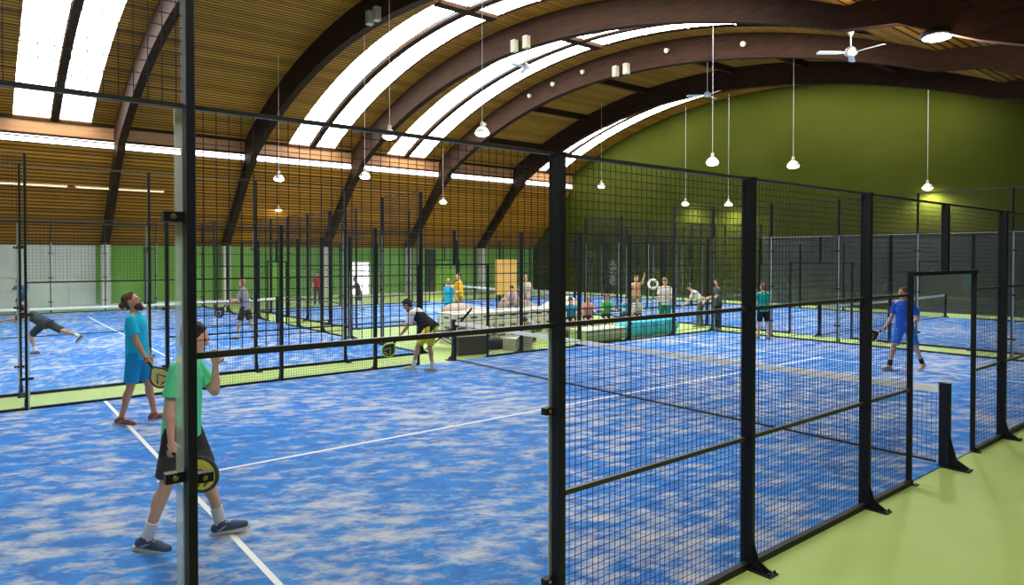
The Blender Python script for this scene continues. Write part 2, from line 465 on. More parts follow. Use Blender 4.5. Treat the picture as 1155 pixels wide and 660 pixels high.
WS = 0.05; WR = 0.0015
def wires(x0, x1, z0, z1):
    m = MB()
    x = x0 + 0.01
    while x < x1 - 0.004:
        m.box(x - WR, x + WR, -WR, WR, z0, z1); x += WS
    z = z0 + 0.01
    while z < z1 - 0.004:
        m.box(x0, x1, WR, 3 * WR, z - WR, z + WR); z += WS
    return m
def post_mesh(h, z0=0.0, w=0.025, foot=True):
    m = MB().bevbox(-w, w, -0.062, 0.038, z0, h, 0.004)
    m.box(-w - 0.004, w + 0.004, -0.066, 0.042, h, h + 0.008)
    return m.mesh('post', M_METAL)
def foot_mesh():
    m = MB()
    # gusset: triangular fin outward (-y) with a bolted plate
    m.prism([(-0.006, -0.06, 0.34), (-0.006, -0.06, 0.0), (-0.006, -0.30, 0.0), (-0.006, -0.30, 0.03), (-0.006, -0.15, 0.10)], (0.012, 0, 0))
    m.prism([(-0.028, -0.06, 0.22), (-0.028, -0.06, 0.0), (-0.028, -0.22, 0.0), (-0.028, -0.22, 0.02), (-0.028, -0.12, 0.08)], (0.056, 0, 0))
    m.box(-0.06, 0.06, -0.34, 0.0, 0, 0.012)
    for sx in (-0.04, 0.04): m.frustum((sx, -0.31, 0.01), (sx, -0.31, 0.035), 0.012, 0.012, 8)
    m.v = [(x, y * 0.70 if y < 0 else y, z * 0.85) for x, y, z in m.v]
    return m.mesh('post_foot', M_METAL)
def clamp_mesh():
    m = MB().bevbox(-0.035, 0.035, -0.014, 0.03, -0.02, 0.02, 0.002)
    return m.mesh('glass_clamp', M_METAL)
bolt_me = MB().frustum((0.0, -0.014, 0), (0.0, -0.022, 0), 0.012, 0.009, 12).mesh('bolt', M_BOLT)
P3, P4 = post_mesh(3.0), post_mesh(4.0, 0.0, 0.017)
PTOP = MB().bevbox(-0.022, 0.022, -0.045, 0.03, 2.2, 3.0, 0.004).mesh('post', M_METAL)
PDOOR = MB().bevbox(-0.02, 0.02, -0.03, 0.02, 0, 2.24, 0.003).box(-0.04, 0.04, -0.09, 0.0, 0, 0.012).mesh('door_post', M_METAL)
FOOT, CLAMP = foot_mesh(), clamp_mesh()
_w = {}
def wire_me(x0, x1, z0, z1):
    k = (round(x1 - x0, 3), z0, z1)
    if k not in _w: _w[k] = wires(0, x1 - x0, z0, z1).mesh('wire_mesh', M_WIRE)
    return _w[k]
_g = {}
def glass_me(w, h):
    if (w, h) not in _g: _g[(w, h)] = MB().box(0.012, w - 0.012, 0.008, 0.018, 0.03, h - 0.01).mesh('glass_panel', M_GLASS)
    return _g[(w, h)]
_e = {}
def edge_me(w, h):
    if (w, h) not in _e:
        m = MB().box(w - 0.045, w - 0.012, 0.0065, 0.0195, 0.03, h - 0.01)
        _e[(w, h)] = m.mesh('glass_edge', M_EDGE)
    return _e[(w, h)]
def rail(root, x0, x1, z, r=0.015, name='rail'):
    return MB().box(x0, x1, -0.02, 0.005, z - r, z + r).build(name, M_RAIL, root)
def wire(root, x0, x1, z0, z1): link('wire_mesh', wire_me(x0, x1, z0, z1), root, loc=(x0, 0, 0))
def glass(root, x0, x1, h, zs):
    g = link('glass_panel', glass_me(x1 - x0, h), root, loc=(x0, 0, 0))
    link('glass_edge', edge_me(x1 - x0, h), g)
    for xx in (x0 + 0.055, x1 - 0.055):
        for z in zs:
            c = link('glass_clamp', CLAMP, root, loc=(xx, 0, z))
            link('bolt', bolt_me, c)
def side_fence(label):
    r = empty('court_fence', (0, 0, 0))
    for x in (0, 2, 18, 20): p = link('post', P4, r, loc=(x, 0, 0)); link('post_foot', FOOT, p)
    for x in (4, 6, 8, 12, 14, 16): p = link('post', P3, r, loc=(x, 0, 0)); link('post_foot', FOOT, p)
    link('post', PTOP, r, loc=(10, 0, 0))
    for x in (9.05, 10.95): link('door_post', PDOOR, r, loc=(x, 0, 0))
    MB().box(9.03, 10.97, -0.045, 0, 2.2, 2.24).build('door_lintel', M_METAL, r)
    for a, s_ in ((0, 1), (20, -1)):
        def X(u, v): return (a + u, a + v) if s_ > 0 else (a - v, a - u)
        q = X(0, 2); glass(r, *q, 3.0, (0.5, 1.52, 2.56)); wire(r, *q, 3.0, 4.0)
        rail(r, *q, 4.0, 0.010); rail(r, *q, 3.0, 0.009)
        q = X(2, 4); glass(r, *q, 2.0, (0.5, 1.5)); wire(r, *q, 2.0, 3.0)
        rail(r, *q, 2.0, 0.013); rail(r, *q, 3.0, 0.009)
        for u, v in ((4, 6), (6, 8), (8, 9.05)): wire(r, *X(u, v), 0.03, 3.0)
        rail(r, *X(4, 10), 3.0, 0.011); rail(r, *X(4, 8), 2.0, 0.014); rail(r, *X(4, 9.05), 1.0)
        rail(r, *X(8, 9.05), 2.0, 0.014)
        wire(r, *X(9.05, 10), 2.24, 3.0)
        q = X(0, 9.05); MB().box(q[0], q[1], -0.05, 0.0, 0.0, 0.05).build('bottom_rail', M_METAL, r)
    tag(r, label, 'fence')
    return r
def back_wall(label):
    r = empty('court_back_wall', (0, 0, 0))
    for x in (2, 4, 6, 8): p = link('post', P4, r, loc=(x, -0.02, 0)); link('post_foot', FOOT, p)
    for k in range(5):
        glass(r, 2 * k, 2 * k + 2, 3.0, (0.5, 1.52, 2.56)); wire(r, 2 * k, 2 * k + 2, 3.0, 4.0)
    rail(r, 0, 10, 4.0); rail(r, 0, 10, 3.0, 0.015)
    MB().box(0, 10, -0.05, 0.0, 0.0, 0.05).build('bottom_rail', M_METAL, r)
    tag(r, label, 'glass wall')
    return r
def net(label):
    r = empty('padel_net', (10, 5, 0))
    for s in (-1, 1):
        p = MB().bevbox(-0.032, 0.032, -0.055, 0.055, 0.012, 0.95, 0.004)
        p.box(-0.037, 0.037, -0.06, 0.06, 0.95, 0.962)
        p.prism([(-0.008, s * 0.055, 0.36), (-0.008, s * 0.055, 0.012), (-0.008, s * 0.24, 0.012), (-0.008, s * 0.24, 0.04), (-0.008, s * 0.12, 0.11)] if s < 0 else
                [(-0.008, 0.24, 0.04), (-0.008, 0.24, 0.012), (-0.008, 0.055, 0.012), (-0.008, 0.055, 0.36), (-0.008, 0.12, 0.11)], (0.016, 0, 0))
        p.box(-0.07, 0.07, min(s * 0.26, -s * 0.06), max(s * 0.26, -s * 0.06), 0.0, 0.02)
        po = p.build('net_post', M_METAL, r); po.location = (0, s * 5.02, 0)
        h = MB().frustum((0.045, 0, 0.88), (0.09, 0, 0.88), 0.012, 0.012, 8).frustum((0.085, 0, 0.88), (0.085, 0, 0.81), 0.008, 0.008, 8)
        h.build('winder_handle', M_METAL, po)
    def top(y): return 0.88 + 0.04 * (abs(y) / 5.0) ** 1.6
    m = MB(); y = -4.93; q = 0.0016
    while y < 4.93:
        m.box(-q, q, y - q, y + q, 0.05, top(y) - 0.02); y += 0.05
    z = 0.07
    while z < 0.86:
        m.box(q, 3 * q, -4.93, 4.93, z - q, z + q); z += 0.05
    m.build('net_cord', M_NET, r)
    m = MB(); N = 24
    for i in range(N):
        a = -4.95 + 9.9 * i / N; b = -4.95 + 9.9 * (i + 1) / N
        m.prism([(-0.012, a, top(a) - 0.075), (-0.012, b, top(b) - 0.075), (-0.012, b, top(b)), (-0.012, a, top(a))], (0.024, 0, 0))
    m.build('net_tape', M_TAPE, r)
    MB().box(-0.01, 0.01, -4.93, 4.93, 0.03, 0.055).build('bottom_tape', M_NET, r)
    return tag(r, label, 'net')

SF = side_fence(''); BW = back_wall(''); NT = net('')
for o in (SF, BW, NT): index_kids(o)
first = {'s': True, 'b': True, 'n': True}
def place(proto, key, M, label, loc, rz, group):
    if first[key]: o = proto; first[key] = False
    else: o = copy_tree(proto)
    p = M @ V(loc)
    o.location = p; o.rotation_euler = (0, 0, rz)
    o['label'] = label; o['group'] = group
    return o
LAB = {
 'nearest': ('black mesh and glass side fence closest to the camera, beside the green walkway', 'far side fence of the nearest court, right behind the bending player',
             'glass end wall at the left end of the nearest court', 'glass end wall at the right end of the nearest court, behind the player in blue',
             'net with white tape across the nearest court, its black post by the walkway'),
 'left': ('side fence between the left court and the seating area', 'side fence of the left court away from the seating area, out at the far left',
          'tall glass end wall of the left court facing the nearest court', 'glass end wall of the left court in front of the pale grey cladding',
          'net across the left court behind the man in turquoise'),
 'back': ('side fence of the back court behind the white crates', 'side fence of the back court along the green far wall',
          'glass end wall of the back court beside the left court', 'glass end wall of the back court by the dark gable backdrop',
          'net across the back court behind the two children in blue and yellow'),
 'right': ('side fence of the right court against the dark backdrop', 'side fence of the right court beside the end of the nearest court',
           'glass end wall of the right court near the walkway', 'glass end wall of the right court touching the back court',
           'net across the right court behind the player in blue with the racket'),
}
for nm, loc, rz in COURTS:
    M = Matrix.Translation(loc) @ Matrix.Rotation(rz, 4, 'Z'); L = LAB[nm]
    place(SF, 's', M, L[0], (0, 0, 0), rz, 'side fences of the padel courts')
    place(SF, 's', M, L[1], (20, 10, 0), rz + math.pi, 'side fences of the padel courts')
    place(BW, 'b', M, L[2], (0, 10, 0), rz - math.pi / 2, 'glass end walls of the padel courts')
    place(BW, 'b', M, L[3], (20, 0, 0), rz + math.pi / 2, 'glass end walls of the padel courts')
    place(NT, 'n', M, L[4], (10, 5, 0), rz, 'nets of the padel courts')

# ================================================================== LAMPS, FANS, FIXTURES
def ceil_at(y): 
    return zc(y) if y > YNS else 7.9
def pendant(x, y, z, label, s=1.0, power=120):
    r = empty('pendant_lamp', (x, y, z))
    top = (ceil_at(y) if y < 31 else 7.1 - (y - 31) * 0.988) - z
    MB().frustum((0, 0, 0.3 * s), (0, 0, top), 0.006, 0.006, 6).build('cord', M_WHITE, r)
    MB().lathe([(0.02, 0.34), (0.05, 0.32), (0.055, 0.2), (0.09, 0.17)], n=16).build('lamp_cap', M_CREAM, r).scale = (s, s, s)
    MB().lathe([(0.09, 0.18), (0.14, 0.14), (0.2, 0.06), (0.22, 0.0), (0.2, 0.0), (0.18, 0.06), (0.08, 0.15)], n=24).build('lamp_shade', M_WHITE, r, True).scale = (s, s, s)
    MB().ell((0, 0, 0.0), (0.19, 0.19, 0.09), nu=18, nv=9).build('lamp_bulb', M_LAMP, r, True).scale = (s, s, s)
    if power:
        ld = bpy.data.lights.new('lamp_light', 'SPOT'); ld.energy = power; ld.color = (1, 1, 0.92)
        ld.spot_size = R(165); ld.spot_blend = 0.8; ld.shadow_soft_size = 0.15
        lo = bpy.data.objects.new('lamp_light', ld); COL.objects.link(lo); lo.parent = r; lo.location = (0, 0, -0.06)
    return tag(r, label, 'lamp', 'pendant lamps hanging from the vault')
pend = [
 (20.8, 10.6, 5.55, 'lit pendant lamp in front of the gable wall, left one of the large pair', 1.0, 220),
 (24.0, 9.5, 5.6, 'lit pendant lamp in front of the gable wall, right one of the large pair', 1.0, 220),
 (33.45, 8.6, 5.35, 'lit pendant lamp close to the gable wall, making a bright patch on it', 1.0, 1100),
 (10.9, 14.7, 5.9, 'bright pendant lamp just over the near fence, left of the middle rooflights', 1.0, 200),
 (12.7, 12.6, 5.9, 'pendant lamp seen against the middle pair of rooflights', 1.0, 60),
 (11.0, 24.0, 5.5, 'small lit pendant lamp over the left court by the slanted arch leg', 1.0, 150),
 (13.3, 21.1, 5.5, 'small lit pendant lamp right of the slanted arch leg', 1.0, 150),
 (14.2, 33.0, 4.9, 'tiny lit pendant lamp near the far wall', 0.8, 60),
 (22.4, 29.6, 5.5, 'tiny lit pendant lamp over the far end of the back court', 1.0, 100),
 (28.0, 22.6, 6.2, 'tiny lit pendant lamp at the lower left of the gable wall', 1.0, 200),
 (33.2, 18.2, 5.2, 'small lit pendant lamp low by the gable wall above the seated children', 1.0, 700),
 (33.2, 21.0, 5.4, 'small pendant lamp by the gable wall beside the reflection of the glass', 1.0, 600),
]
for p in pend: pendant(*p)
# round high-bay lamp under the arch at the upper right
r = empty('high_bay_lamp', (17.6, 2.75, 7.12))
MB().lathe([(0.3, 0.0), (0.34, 0.04), (0.3, 0.12), (0.12, 0.22), (0.1, 0.3)], n=28).build('lamp_housing', M_METAL, r, True)
MB().ell((0, 0, 0.0), (0.28, 0.28, 0.05), nu=24, nv=7).build('lamp_lens', M_LAMP, r, True)
MB().frustum((0, 0, 0.28), (0, 0, 0.42), 0.03, 0.03, 8).build('bracket', M_METAL, r)
tag(r, 'round dazzling lamp under the dark arch at the upper right', 'lamp')
ld = bpy.data.lights.new('lamp_light', 'POINT'); ld.energy = 330; ld.color = (1, 0.95, 0.85); ld.shadow_soft_size = 0.25
lo = bpy.data.objects.new('lamp_light', ld); COL.objects.link(lo); lo.parent = r; lo.location = (0, 0, -0.25)

for hx, hl_ in ((6.45, 'added unseen lamp brightening the walkway nearest the camera'), (0.85, 'added unseen lamp brightening the walkway behind the camera')):  # two lamps added out of view to brighten the near floor
    c_ = empty('high_bay_lamp', (hx, -1.2, 6.0))
    MB().lathe([(0.3, 0.0), (0.34, 0.04), (0.3, 0.12), (0.12, 0.22), (0.1, 0.3)], n=28).build('lamp_housing', M_METAL, c_, True)
    MB().ell((0, 0, 0.0), (0.28, 0.28, 0.05), nu=24, nv=7).build('lamp_lens', M_LAMP, c_, True)
    MB().frustum((0, 0, 0.28), (0, 0, 0.42), 0.03, 0.03, 8).build('bracket', M_METAL, c_)
    tag(c_, hl_, 'lamp')
    l2 = ld.copy(); l2.energy = 190
    o2 = bpy.data.objects.new('lamp_light', l2); COL.objects.link(o2); o2.parent = c_; o2.location = (0, 0, -0.25)

def fan(x, y, z, label, top, rz):
    r = empty('ceiling_fan', (x, y, z), rz)
    MB().frustum((0, 0, 0.1), (0, 0, top), 0.018, 0.018, 8).build('rod', M_WHITE, r)
    MB().lathe([(0.03, top - 0.2), (0.06, top - 0.15), (0.09, top)], n=16).build('ceiling_cup', M_WHITE, r)
    MB().lathe([(0.03, 0.17), (0.1, 0.12), (0.15, 0.05), (0.15, -0.02), (0.09, -0.07)], n=20).build('motor_housing', M_WHITE, r, True)
    for k in range(3):
        a = k * 2 * math.pi / 3
        b = MB()
        b.prism([(0.14, -0.03, -0.005), (0.3, -0.07, -0.015), (0.82, -0.08, -0.02), (0.86, 0.0, -0.012), (0.82, 0.08, 0.012), (0.3, 0.07, 0.012), (0.14, 0.03, 0.0)], (0, 0, 0.012))
        o = b.build('fan_blade', M_WHITE, r); o.rotation_euler = (0, 0, a)
    return tag(r, label, 'ceiling fan', 'ceiling fans under the arches')
fan(18.3, 4.9, 7.42, 'white three-blade ceiling fan at the upper right in front of the dark arches', 0.62, 0.4)
fan(18.6, 17.7, 9.9, 'white ceiling fan seen against the long middle rooflight', 1.25, 1.1)
fan(25.6, 14.2, 9.2, 'small white ceiling fan above the rightmost rooflight', 1.85, 0.2)
# pairs of cream boxes and small spots on the arches
def rib_side(x, y, dz):
    t = zc(y) - 0.5 + dz; return (x - 0.15, y, t)
for (x, y, lab) in ((17.6, 16.9, 'cream box fixed to the middle arch, left one of the pair'), (17.6, 16.2, 'cream box fixed to the middle arch, right one of the pair'),
                    (23.15, 16.9, 'cream box fixed to the arch right of the middle, left one of the pair'), (23.15, 16.3, 'cream box fixed to the arch right of the middle, right one of the pair'),
                    (12.0, 17.6, 'cream box fixed to the arch near the top left, left one of the pair'), (12.0, 17.1, 'cream box fixed to the arch near the top left, right one of the pair')):
    r = empty('speaker_box', rib_side(x, y, -0.35))
    MB().box(-0.2, 0.0, -0.11, 0.11, -0.22, 0.22).build('cabinet', M_CREAM, r)
    MB().box(-0.21, -0.2, -0.09, 0.09, -0.19, 0.19).build('front_grille', principled('grey_grille', (0.35, 0.33, 0.26), 0.7), r)
    tag(r, lab, 'speaker', 'cream boxes on the arches')
k = 0
for y, lab in ((26.3, 'lowest of the small round lights along the arch'), (22.6, 'second small round light up the arch'), (20.9, 'third small round light up the arch'),
          (18.9, 'small round light on the arch just left of the cream boxes'), (14.2, 'small light on the arch right of the cream boxes'), (10.8, 'small light on the arch above the large pendant lamps')):
    r = empty('wall_spotlight', rib_side(23.15, y, 0.1))
    MB().frustum((-0.02, 0, 0), (-0.14, 0, -0.03), 0.08, 0.1, 12).build('spotlight_body', M_CREAM, r)
    MB().frustum((-0.14, 0, -0.03), (-0.15, 0, -0.035), 0.085, 0.085, 12).build('spotlight_lens', M_WHITE, r)
    tag(r, lab, 'light fitting', 'small round lights on the arch')
for x0, x1, lab in ((1.0, 4.75, 'thin dim glowing strip under the slanted ceiling at the far left'), (5.0, 8.6, 'thin dim glowing strip under the slanted ceiling, next to the leftmost arch leg')):
    r = empty('glowing_strip', (x0, 32.5, 5.5))  # thin emissive bar below the slanted ceiling
    MB().box(0, x1 - x0, -0.04, 0.04, 0.0, 0.05).build('housing', M_CREAM, r)
    MB().frustum((0.05, 0, -0.02), (x1 - x0 - 0.05, 0, -0.02), 0.025, 0.025, 8).build('tube', M_TUBE, r)
    tag(r, lab, 'lamp', 'glowing strips under the slanted ceiling')

# ================================================================== PEOPLE
def remesh(m, vox, name, mat, parent, smooth=3, label=None):
    me = m.mesh(name + '_src', None)
    o = bpy.data.objects.new('tmp', me); COL.objects.link(o)
    md = o.modifiers.new('r', 'REMESH'); md.mode = 'VOXEL'; md.voxel_size = vox
    sm = o.modifiers.new('s', 'SMOOTH'); sm.factor = 0.5; sm.iterations = smooth
    dg = bpy.context.evaluated_depsgraph_get()
    me2 = bpy.data.meshes.new_from_object(o.evaluated_get(dg), depsgraph=dg)
    bpy.data.objects.remove(o); bpy.data.meshes.remove(me)
    me2.name = name; me2.materials.clear(); me2.materials.append(mat); me2.shade_smooth()
    return link(name, me2, parent, label)
YL = V((0, 1, 0))
def adir(flex, abd, side):
    return V((math.sin(flex) * math.cos(abd), side * math.sin(abd), -math.cos(flex) * math.cos(abd)))
def cloth(name, col): return principled(name, col, 0.85, 0, 0.2)
def person(label, loc, yaw, H, pose, shirt, shorts, hair, skin=None, shoes=None, socks=None, vox=0.011, extra=None, group=None, shirt_yoke=None, long_trousers=False, sleeves=True, hair_long=False, soles=True):
    skin = skin or M_SKIN
    s = H / 1.78
    g = lambda k, d=0.0: pose.get(k, d)
    lean, head = R(g('lean')), R(g('head', g('lean') * 0.3))
    t = V((math.sin(lean), 0, math.cos(lean))); f = V((math.cos(lean), 0, -math.sin(lean)))
    hu = V((math.sin(head), 0, math.cos(head))); hf = V((math.cos(head), 0, -math.sin(head)))
    hy = R(g('head_yaw'))
    hf = Matrix.Rotation(hy, 3, hu) @ hf
    hl = hu.cross(hf)
    P = V((0, 0, 0)); Z = lambda v: v * s
    hips, knees, ankles, toes = {}, {}, {}, {}
    for sd, k in ((1, 'L'), (-1, 'R')):
        hf_, hk, ab, tp = R(g('hip' + k)), R(g('knee' + k)), R(g('abd' + k, 3)), R(g('foot' + k, 0))
        hips[k] = V((0, sd * 0.09, -0.02)) * s
        knees[k] = hips[k] + adir(hf_, ab, sd) * 0.43 * s
        ankles[k] = knees[k] + adir(hf_ - hk, ab * 0.5, sd) * 0.42 * s
        yw = R(g('toe' + k, 8)) * sd
        toes[k] = V((math.cos(tp) * math.cos(yw), math.cos(tp) * math.sin(yw), -math.sin(tp)))
    zmin = 9
    for k in 'LR':
        a = ankles[k]; tp = toes[k]
        zmin = min(zmin, a.z - 0.085 * s, (a + tp * 0.18 * s).z - 0.06 * s, (a - tp * 0.05 * s).z - 0.08 * s)
    off = V((0, 0, -zmin))
    P = P + off
    for d_ in (hips, knees, ankles):
        for k in d_: d_[k] = d_[k] + off
    root = empty('person', loc, yaw)
    tag(root, label, 'person', group)
    chest = P + t * 0.34 * s; sb = P + t * 0.475 * s; N = P + t * 0.50 * s
    Hc = N + hu * 0.175 * s + hf * 0.02 * s + t * 0.01
    b = MB()
    b.ell(P, Z(V((0.115, 0.160, 0.12))), f, t); b.ell(P + t * 0.16 * s, Z(V((0.098, 0.138, 0.16))), f, t)
    b.ell(chest, Z(V((0.115, 0.160, 0.19))), f, t)
    b.cap(N - t * 0.03 * s, N + (hu * 0.09 + hf * 0.005) * s, 0.056 * s, 0.052 * s)
    b.ell(Hc, Z(V((0.097, 0.076, 0.118))), hf, hu)
    b.ell(Hc - hu * 0.06 * s + hf * 0.028 * s, Z(V((0.066, 0.054, 0.058))), hf, hu)
    b.frustum(Hc + (hf * 0.088 + hu * 0.02) * s, Hc + (hf * 0.113 - hu * 0.022) * s, 0.008 * s, 0.016 * s, 8)
    for sd in (1, -1): b.ell(Hc + hl * sd * 0.078 * s - hf * 0.005 * s, Z(V((0.02, 0.012, 0.03))), hf, hu, 8, 6)
    arms = {}
    for sd, k in ((1, 'L'), (-1, 'R')):
        sh = sb - t * 0.022 * s + YL * sd * 0.172 * s
        fl, ab, el, tw = R(g('arm' + k)), R(g('armabd' + k, 8)), R(g('elb' + k, 12)), R(g('in' + k, 0))
        ud = adir(fl, ab, sd); el_p = sh + ud * 0.285 * s
        fd = adir(fl + el, ab - tw, sd); wr = el_p + fd * 0.25 * s
        b.cap(N, sh, 0.055 * s, 0.058 * s)
        b.cap(sh, el_p, 0.05 * s, 0.038 * s); b.cap(el_p, wr, 0.039 * s, 0.025 * s)
        b.ell(el_p + fd * 0.07 * s, Z(V((0.042, 0.042, 0.08))), YL, fd, 10, 7)
        # hand
        inn = V((0, -sd, 0)) if abs(fd.y) < 0.8 else V((1, 0, 0))
        n_ = (inn - fd * inn.dot(fd)).normalized(); sp = fd.cross(n_) * (sd)
        if sp.dot(V((1, 0, 0.4))) < 0: sp = -sp
        hs = s * 1.0
        b.ell(wr + fd * 0.045 * hs, (0.020 * hs, 0.042 * hs, 0.055 * hs), n_, fd, 10, 7)
        curl = R(g('curl' + k, 25))
        for q, (o_, ln) in enumerate(zip((1.5, 0.5, -0.5, -1.5), (0.075, 0.083, 0.077, 0.060))):
            base = wr + (fd * 0.085 + sp * o_ * 0.0205) * hs
            d1 = (fd * math.cos(curl) + n_ * math.sin(curl)); d2 = (fd * math.cos(2.1 * curl) + n_ * math.sin(2.1 * curl))
            d3 = (fd * math.cos(2.8 * curl) + n_ * math.sin(2.8 * curl))
            m1 = base + d1 * ln * 0.45 * hs; m2 = m1 + d2 * ln * 0.32 * hs; m3 = m2 + d3 * ln * 0.25 * hs
            b.cap(base, m1, 0.0095 * hs, 0.009 * hs, 8); b.cap(m1, m2, 0.009 * hs, 0.0082 * hs, 8); b.cap(m2, m3, 0.0082 * hs, 0.0072 * hs, 8)
        tb = wr + (fd * 0.02 + sp * 0.03) * hs
        t1 = tb + (fd * 0.6 + sp * 0.7 + n_ * 0.25).normalized() * 0.04 * hs
        b.cap(tb, t1, 0.012 * hs, 0.0105 * hs, 8); b.cap(t1, t1 + (fd * 0.85 + sp * 0.2 + n_ * 0.45).normalized() * 0.032 * hs, 0.0105 * hs, 0.0085 * hs, 8)
        arms[k] = (sh, el_p, wr, fd, n_, sp)
    for sd, k in ((1, 'L'), (-1, 'R')):
        hp, kn, an = hips[k], knees[k], ankles[k]
        b.cap(hp, kn, 0.086 * s, 0.054 * s); b.cap(kn, an, 0.052 * s, 0.034 * s)
        sd_ = (an - kn).normalized(); bk = sd_.cross(YL)
        if bk.x > 0: bk = -bk
        b.ell(kn + sd_ * 0.12 * s + bk * 0.012 * s, Z(V((0.053, 0.05, 0.11))), YL.cross(sd_), sd_, 10, 7)
        tp = toes[k]
        b.cap(an - V((0, 0, 0.03 * s)), an + tp * 0.14 * s - V((0, 0, 0.05 * s)), 0.034 * s, 0.026 * s)
    body = remesh(b, vox, 'body', skin, root)
    # eyes, mouth
    if vox < 0.02:
        e = MB()
        for sd in (1, -1): e.ell(Hc + (hf * 0.088 + hu * 0.018) * s + hl * sd * 0.031 * s, Z(V((0.009, 0.014, 0.009))), hf, hu, 8, 6)
        e.build('eye', principled('eye_dark', (0.03, 0.02, 0.015), 0.3), body, True)
        e = MB().ell(Hc + (hf * 0.089 - hu * 0.055) * s, Z(V((0.010, 0.022, 0.006))), hf, hu, 8, 6)
        e.build('mouth', principled('lip_rose', (0.35, 0.1, 0.08), 0.5), body, True)
    # shirt
    if shirt:
        c = MB()
        c.ell(chest, Z(V((0.132, 0.178, 0.19))), f, t); c.ell(P + t * 0.18 * s, Z(V((0.118, 0.156, 0.17))), f, t)
        c.frustum(P + t * 0.28 * s, P - t * 0.09 * s, (0.128 * s, 0.166 * s), (0.138 * s, 0.186 * s), 20, f)
        for k, sd in (('L', 1), ('R', -1)):
            sh, el_p = arms[k][0], arms[k][1]
            c.frustum(N - t * 0.012 * s, sh - t * 0.01 * s, 0.072 * s, 0.058 * s, 12)
            c.ell(sh, (0.062 * s,) * 3, nu=12, nv=8)
            if sleeves:
                u = (el_p - sh)
                c.frustum(sh, sh + u * 0.72, 0.060 * s, 0.070 * s, 14)
            if pose.get('long_sleeve'):
                c.cap(sh, el_p, 0.064 * s, 0.056 * s); c.frustum(el_p, arms[k][2], 0.054 * s, 0.042 * s, 12)
        sh_o = remesh(c, vox, 'shirt', shirt, root, 2)
        if shirt_yoke:
            c = MB()
            for k in 'LR':
                sh = arms[k][0]
                c.frustum(N - t * 0.03 * s, sh, 0.072 * s, 0.071 * s, 12); c.ell(sh, (0.074 * s,) * 3, nu=12, nv=8)
                c.frustum(sh, sh + (arms[k][1] - sh) * 0.74, 0.072 * s, 0.078 * s, 14)
            c.ell(chest + f * -0.05 * s + t * 0.06 * s, Z(V((0.092, 0.13, 0.13))), f, t)
            remesh(c, vox, 'shirt_yoke', shirt_yoke, sh_o, 2)
    # shorts or trousers
    if shorts:
        c = MB(); c.ell(P - t * 0.01, Z(V((0.128, 0.172, 0.13))), f, t)
        c.frustum(P + t * 0.1 * s, P - V((0, 0, 0.04 * s)), (0.115 * s, 0.158 * s), (0.125 * s, 0.172 * s), 18, f)
        for k in 'LR':
            hp, kn, an = hips[k], knees[k], ankles[k]
            c.ell(hp, (0.1 * s,) * 3, nu=12, nv=8)
            if long_trousers:
                c.cap(hp, kn, 0.098 * s, 0.07 * s); c.frustum(kn, an, 0.068 * s, 0.055 * s, 14)
            else:
                c.frustum(hp, hp + (kn - hp) * 0.86, 0.1 * s, 0.092 * s, 16)
        remesh(c, vox, 'trousers' if long_trousers else 'shorts', shorts, root, 2)
    # feet
    shoes = shoes or M_SHOE
    for sd, k in ((1, 'L'), (-1, 'R')):
        an, tp = ankles[k], toes[k]
        up = YL.cross(tp); up = up if up.z < 0 else up
        up = tp.cross(V((-tp.y, tp.x, 0)).normalized()); up = up if up.z > 0 else -up
        if socks:
            c = MB().frustum(an + (knees[k] - an).normalized() * (0.13 * s), an - up * 0.03 * s, 0.047 * s, 0.044 * s, 14)
            remesh(c, vox, 'sock', socks, root, 1)
        c = MB(); lo_ = an - up * 0.045 * s
        c.cap(lo_ - tp * 0.04 * s, lo_ + tp * 0.10 * s, 0.042 * s, 0.044 * s)
        c.cap(lo_ + tp * 0.09 * s, lo_ + tp * 0.175 * s - up * 0.008 * s, 0.042 * s, 0.034 * s)
        c.frustum(an + up * 0.015 * s, lo_, 0.045 * s, 0.046 * s, 12)
        so = remesh(c, max(vox, 0.008), 'shoe', shoes, root, 2)
        lat = up.cross(tp).normalized()
        if vox < 0.0085:
            c = MB()
            for j in range(4):
                q0 = lo_ + tp * (0.045 + 0.022 * j) * s + up * (0.042 - 0.004 * j) * s
                c.frustum(q0 - lat * 0.024 * s, q0 + lat * 0.024 * s, 0.0045, 0.0045, 6)
            c.build('laces', principled('lace_pale', (0.6, 0.6, 0.6), 0.8), so)
            c = MB().prism([lo_ + tp * a * s + up * b_ * s + lat * 0.040 * s for a, b_ in ((-0.02, -0.01), (0.03, 0.02), (0.05, 0.02), (0.0, -0.01))], lat * 0.008 * s)
            c.prism([lo_ + tp * a * s + up * b_ * s - lat * 0.048 * s for a, b_ in ((-0.02, -0.01), (0.03, 0.02), (0.05, 0.02), (0.0, -0.01))], lat * 0.008 * s)
            c.build('side_stripe', principled('stripe_light_blue', (0.3, 0.5, 0.75), 0.6), so)
        bb = lo_ - up * 0.040 * s
        pts = [(-0.085, -0.032), (-0.07, -0.04), (0.04, -0.04), (0.12, -0.05), (0.19, -0.035), (0.215, 0.0), (0.19, 0.035), (0.12, 0.05), (0.04, 0.04), (-0.07, 0.04), (-0.085, 0.032)]
        MB().prism([bb + tp * a * s + lat * c_ * s - up * 0.004 * s for a, c_ in pts], up * 0.022 * s).build('sole', M_SOLE, so)
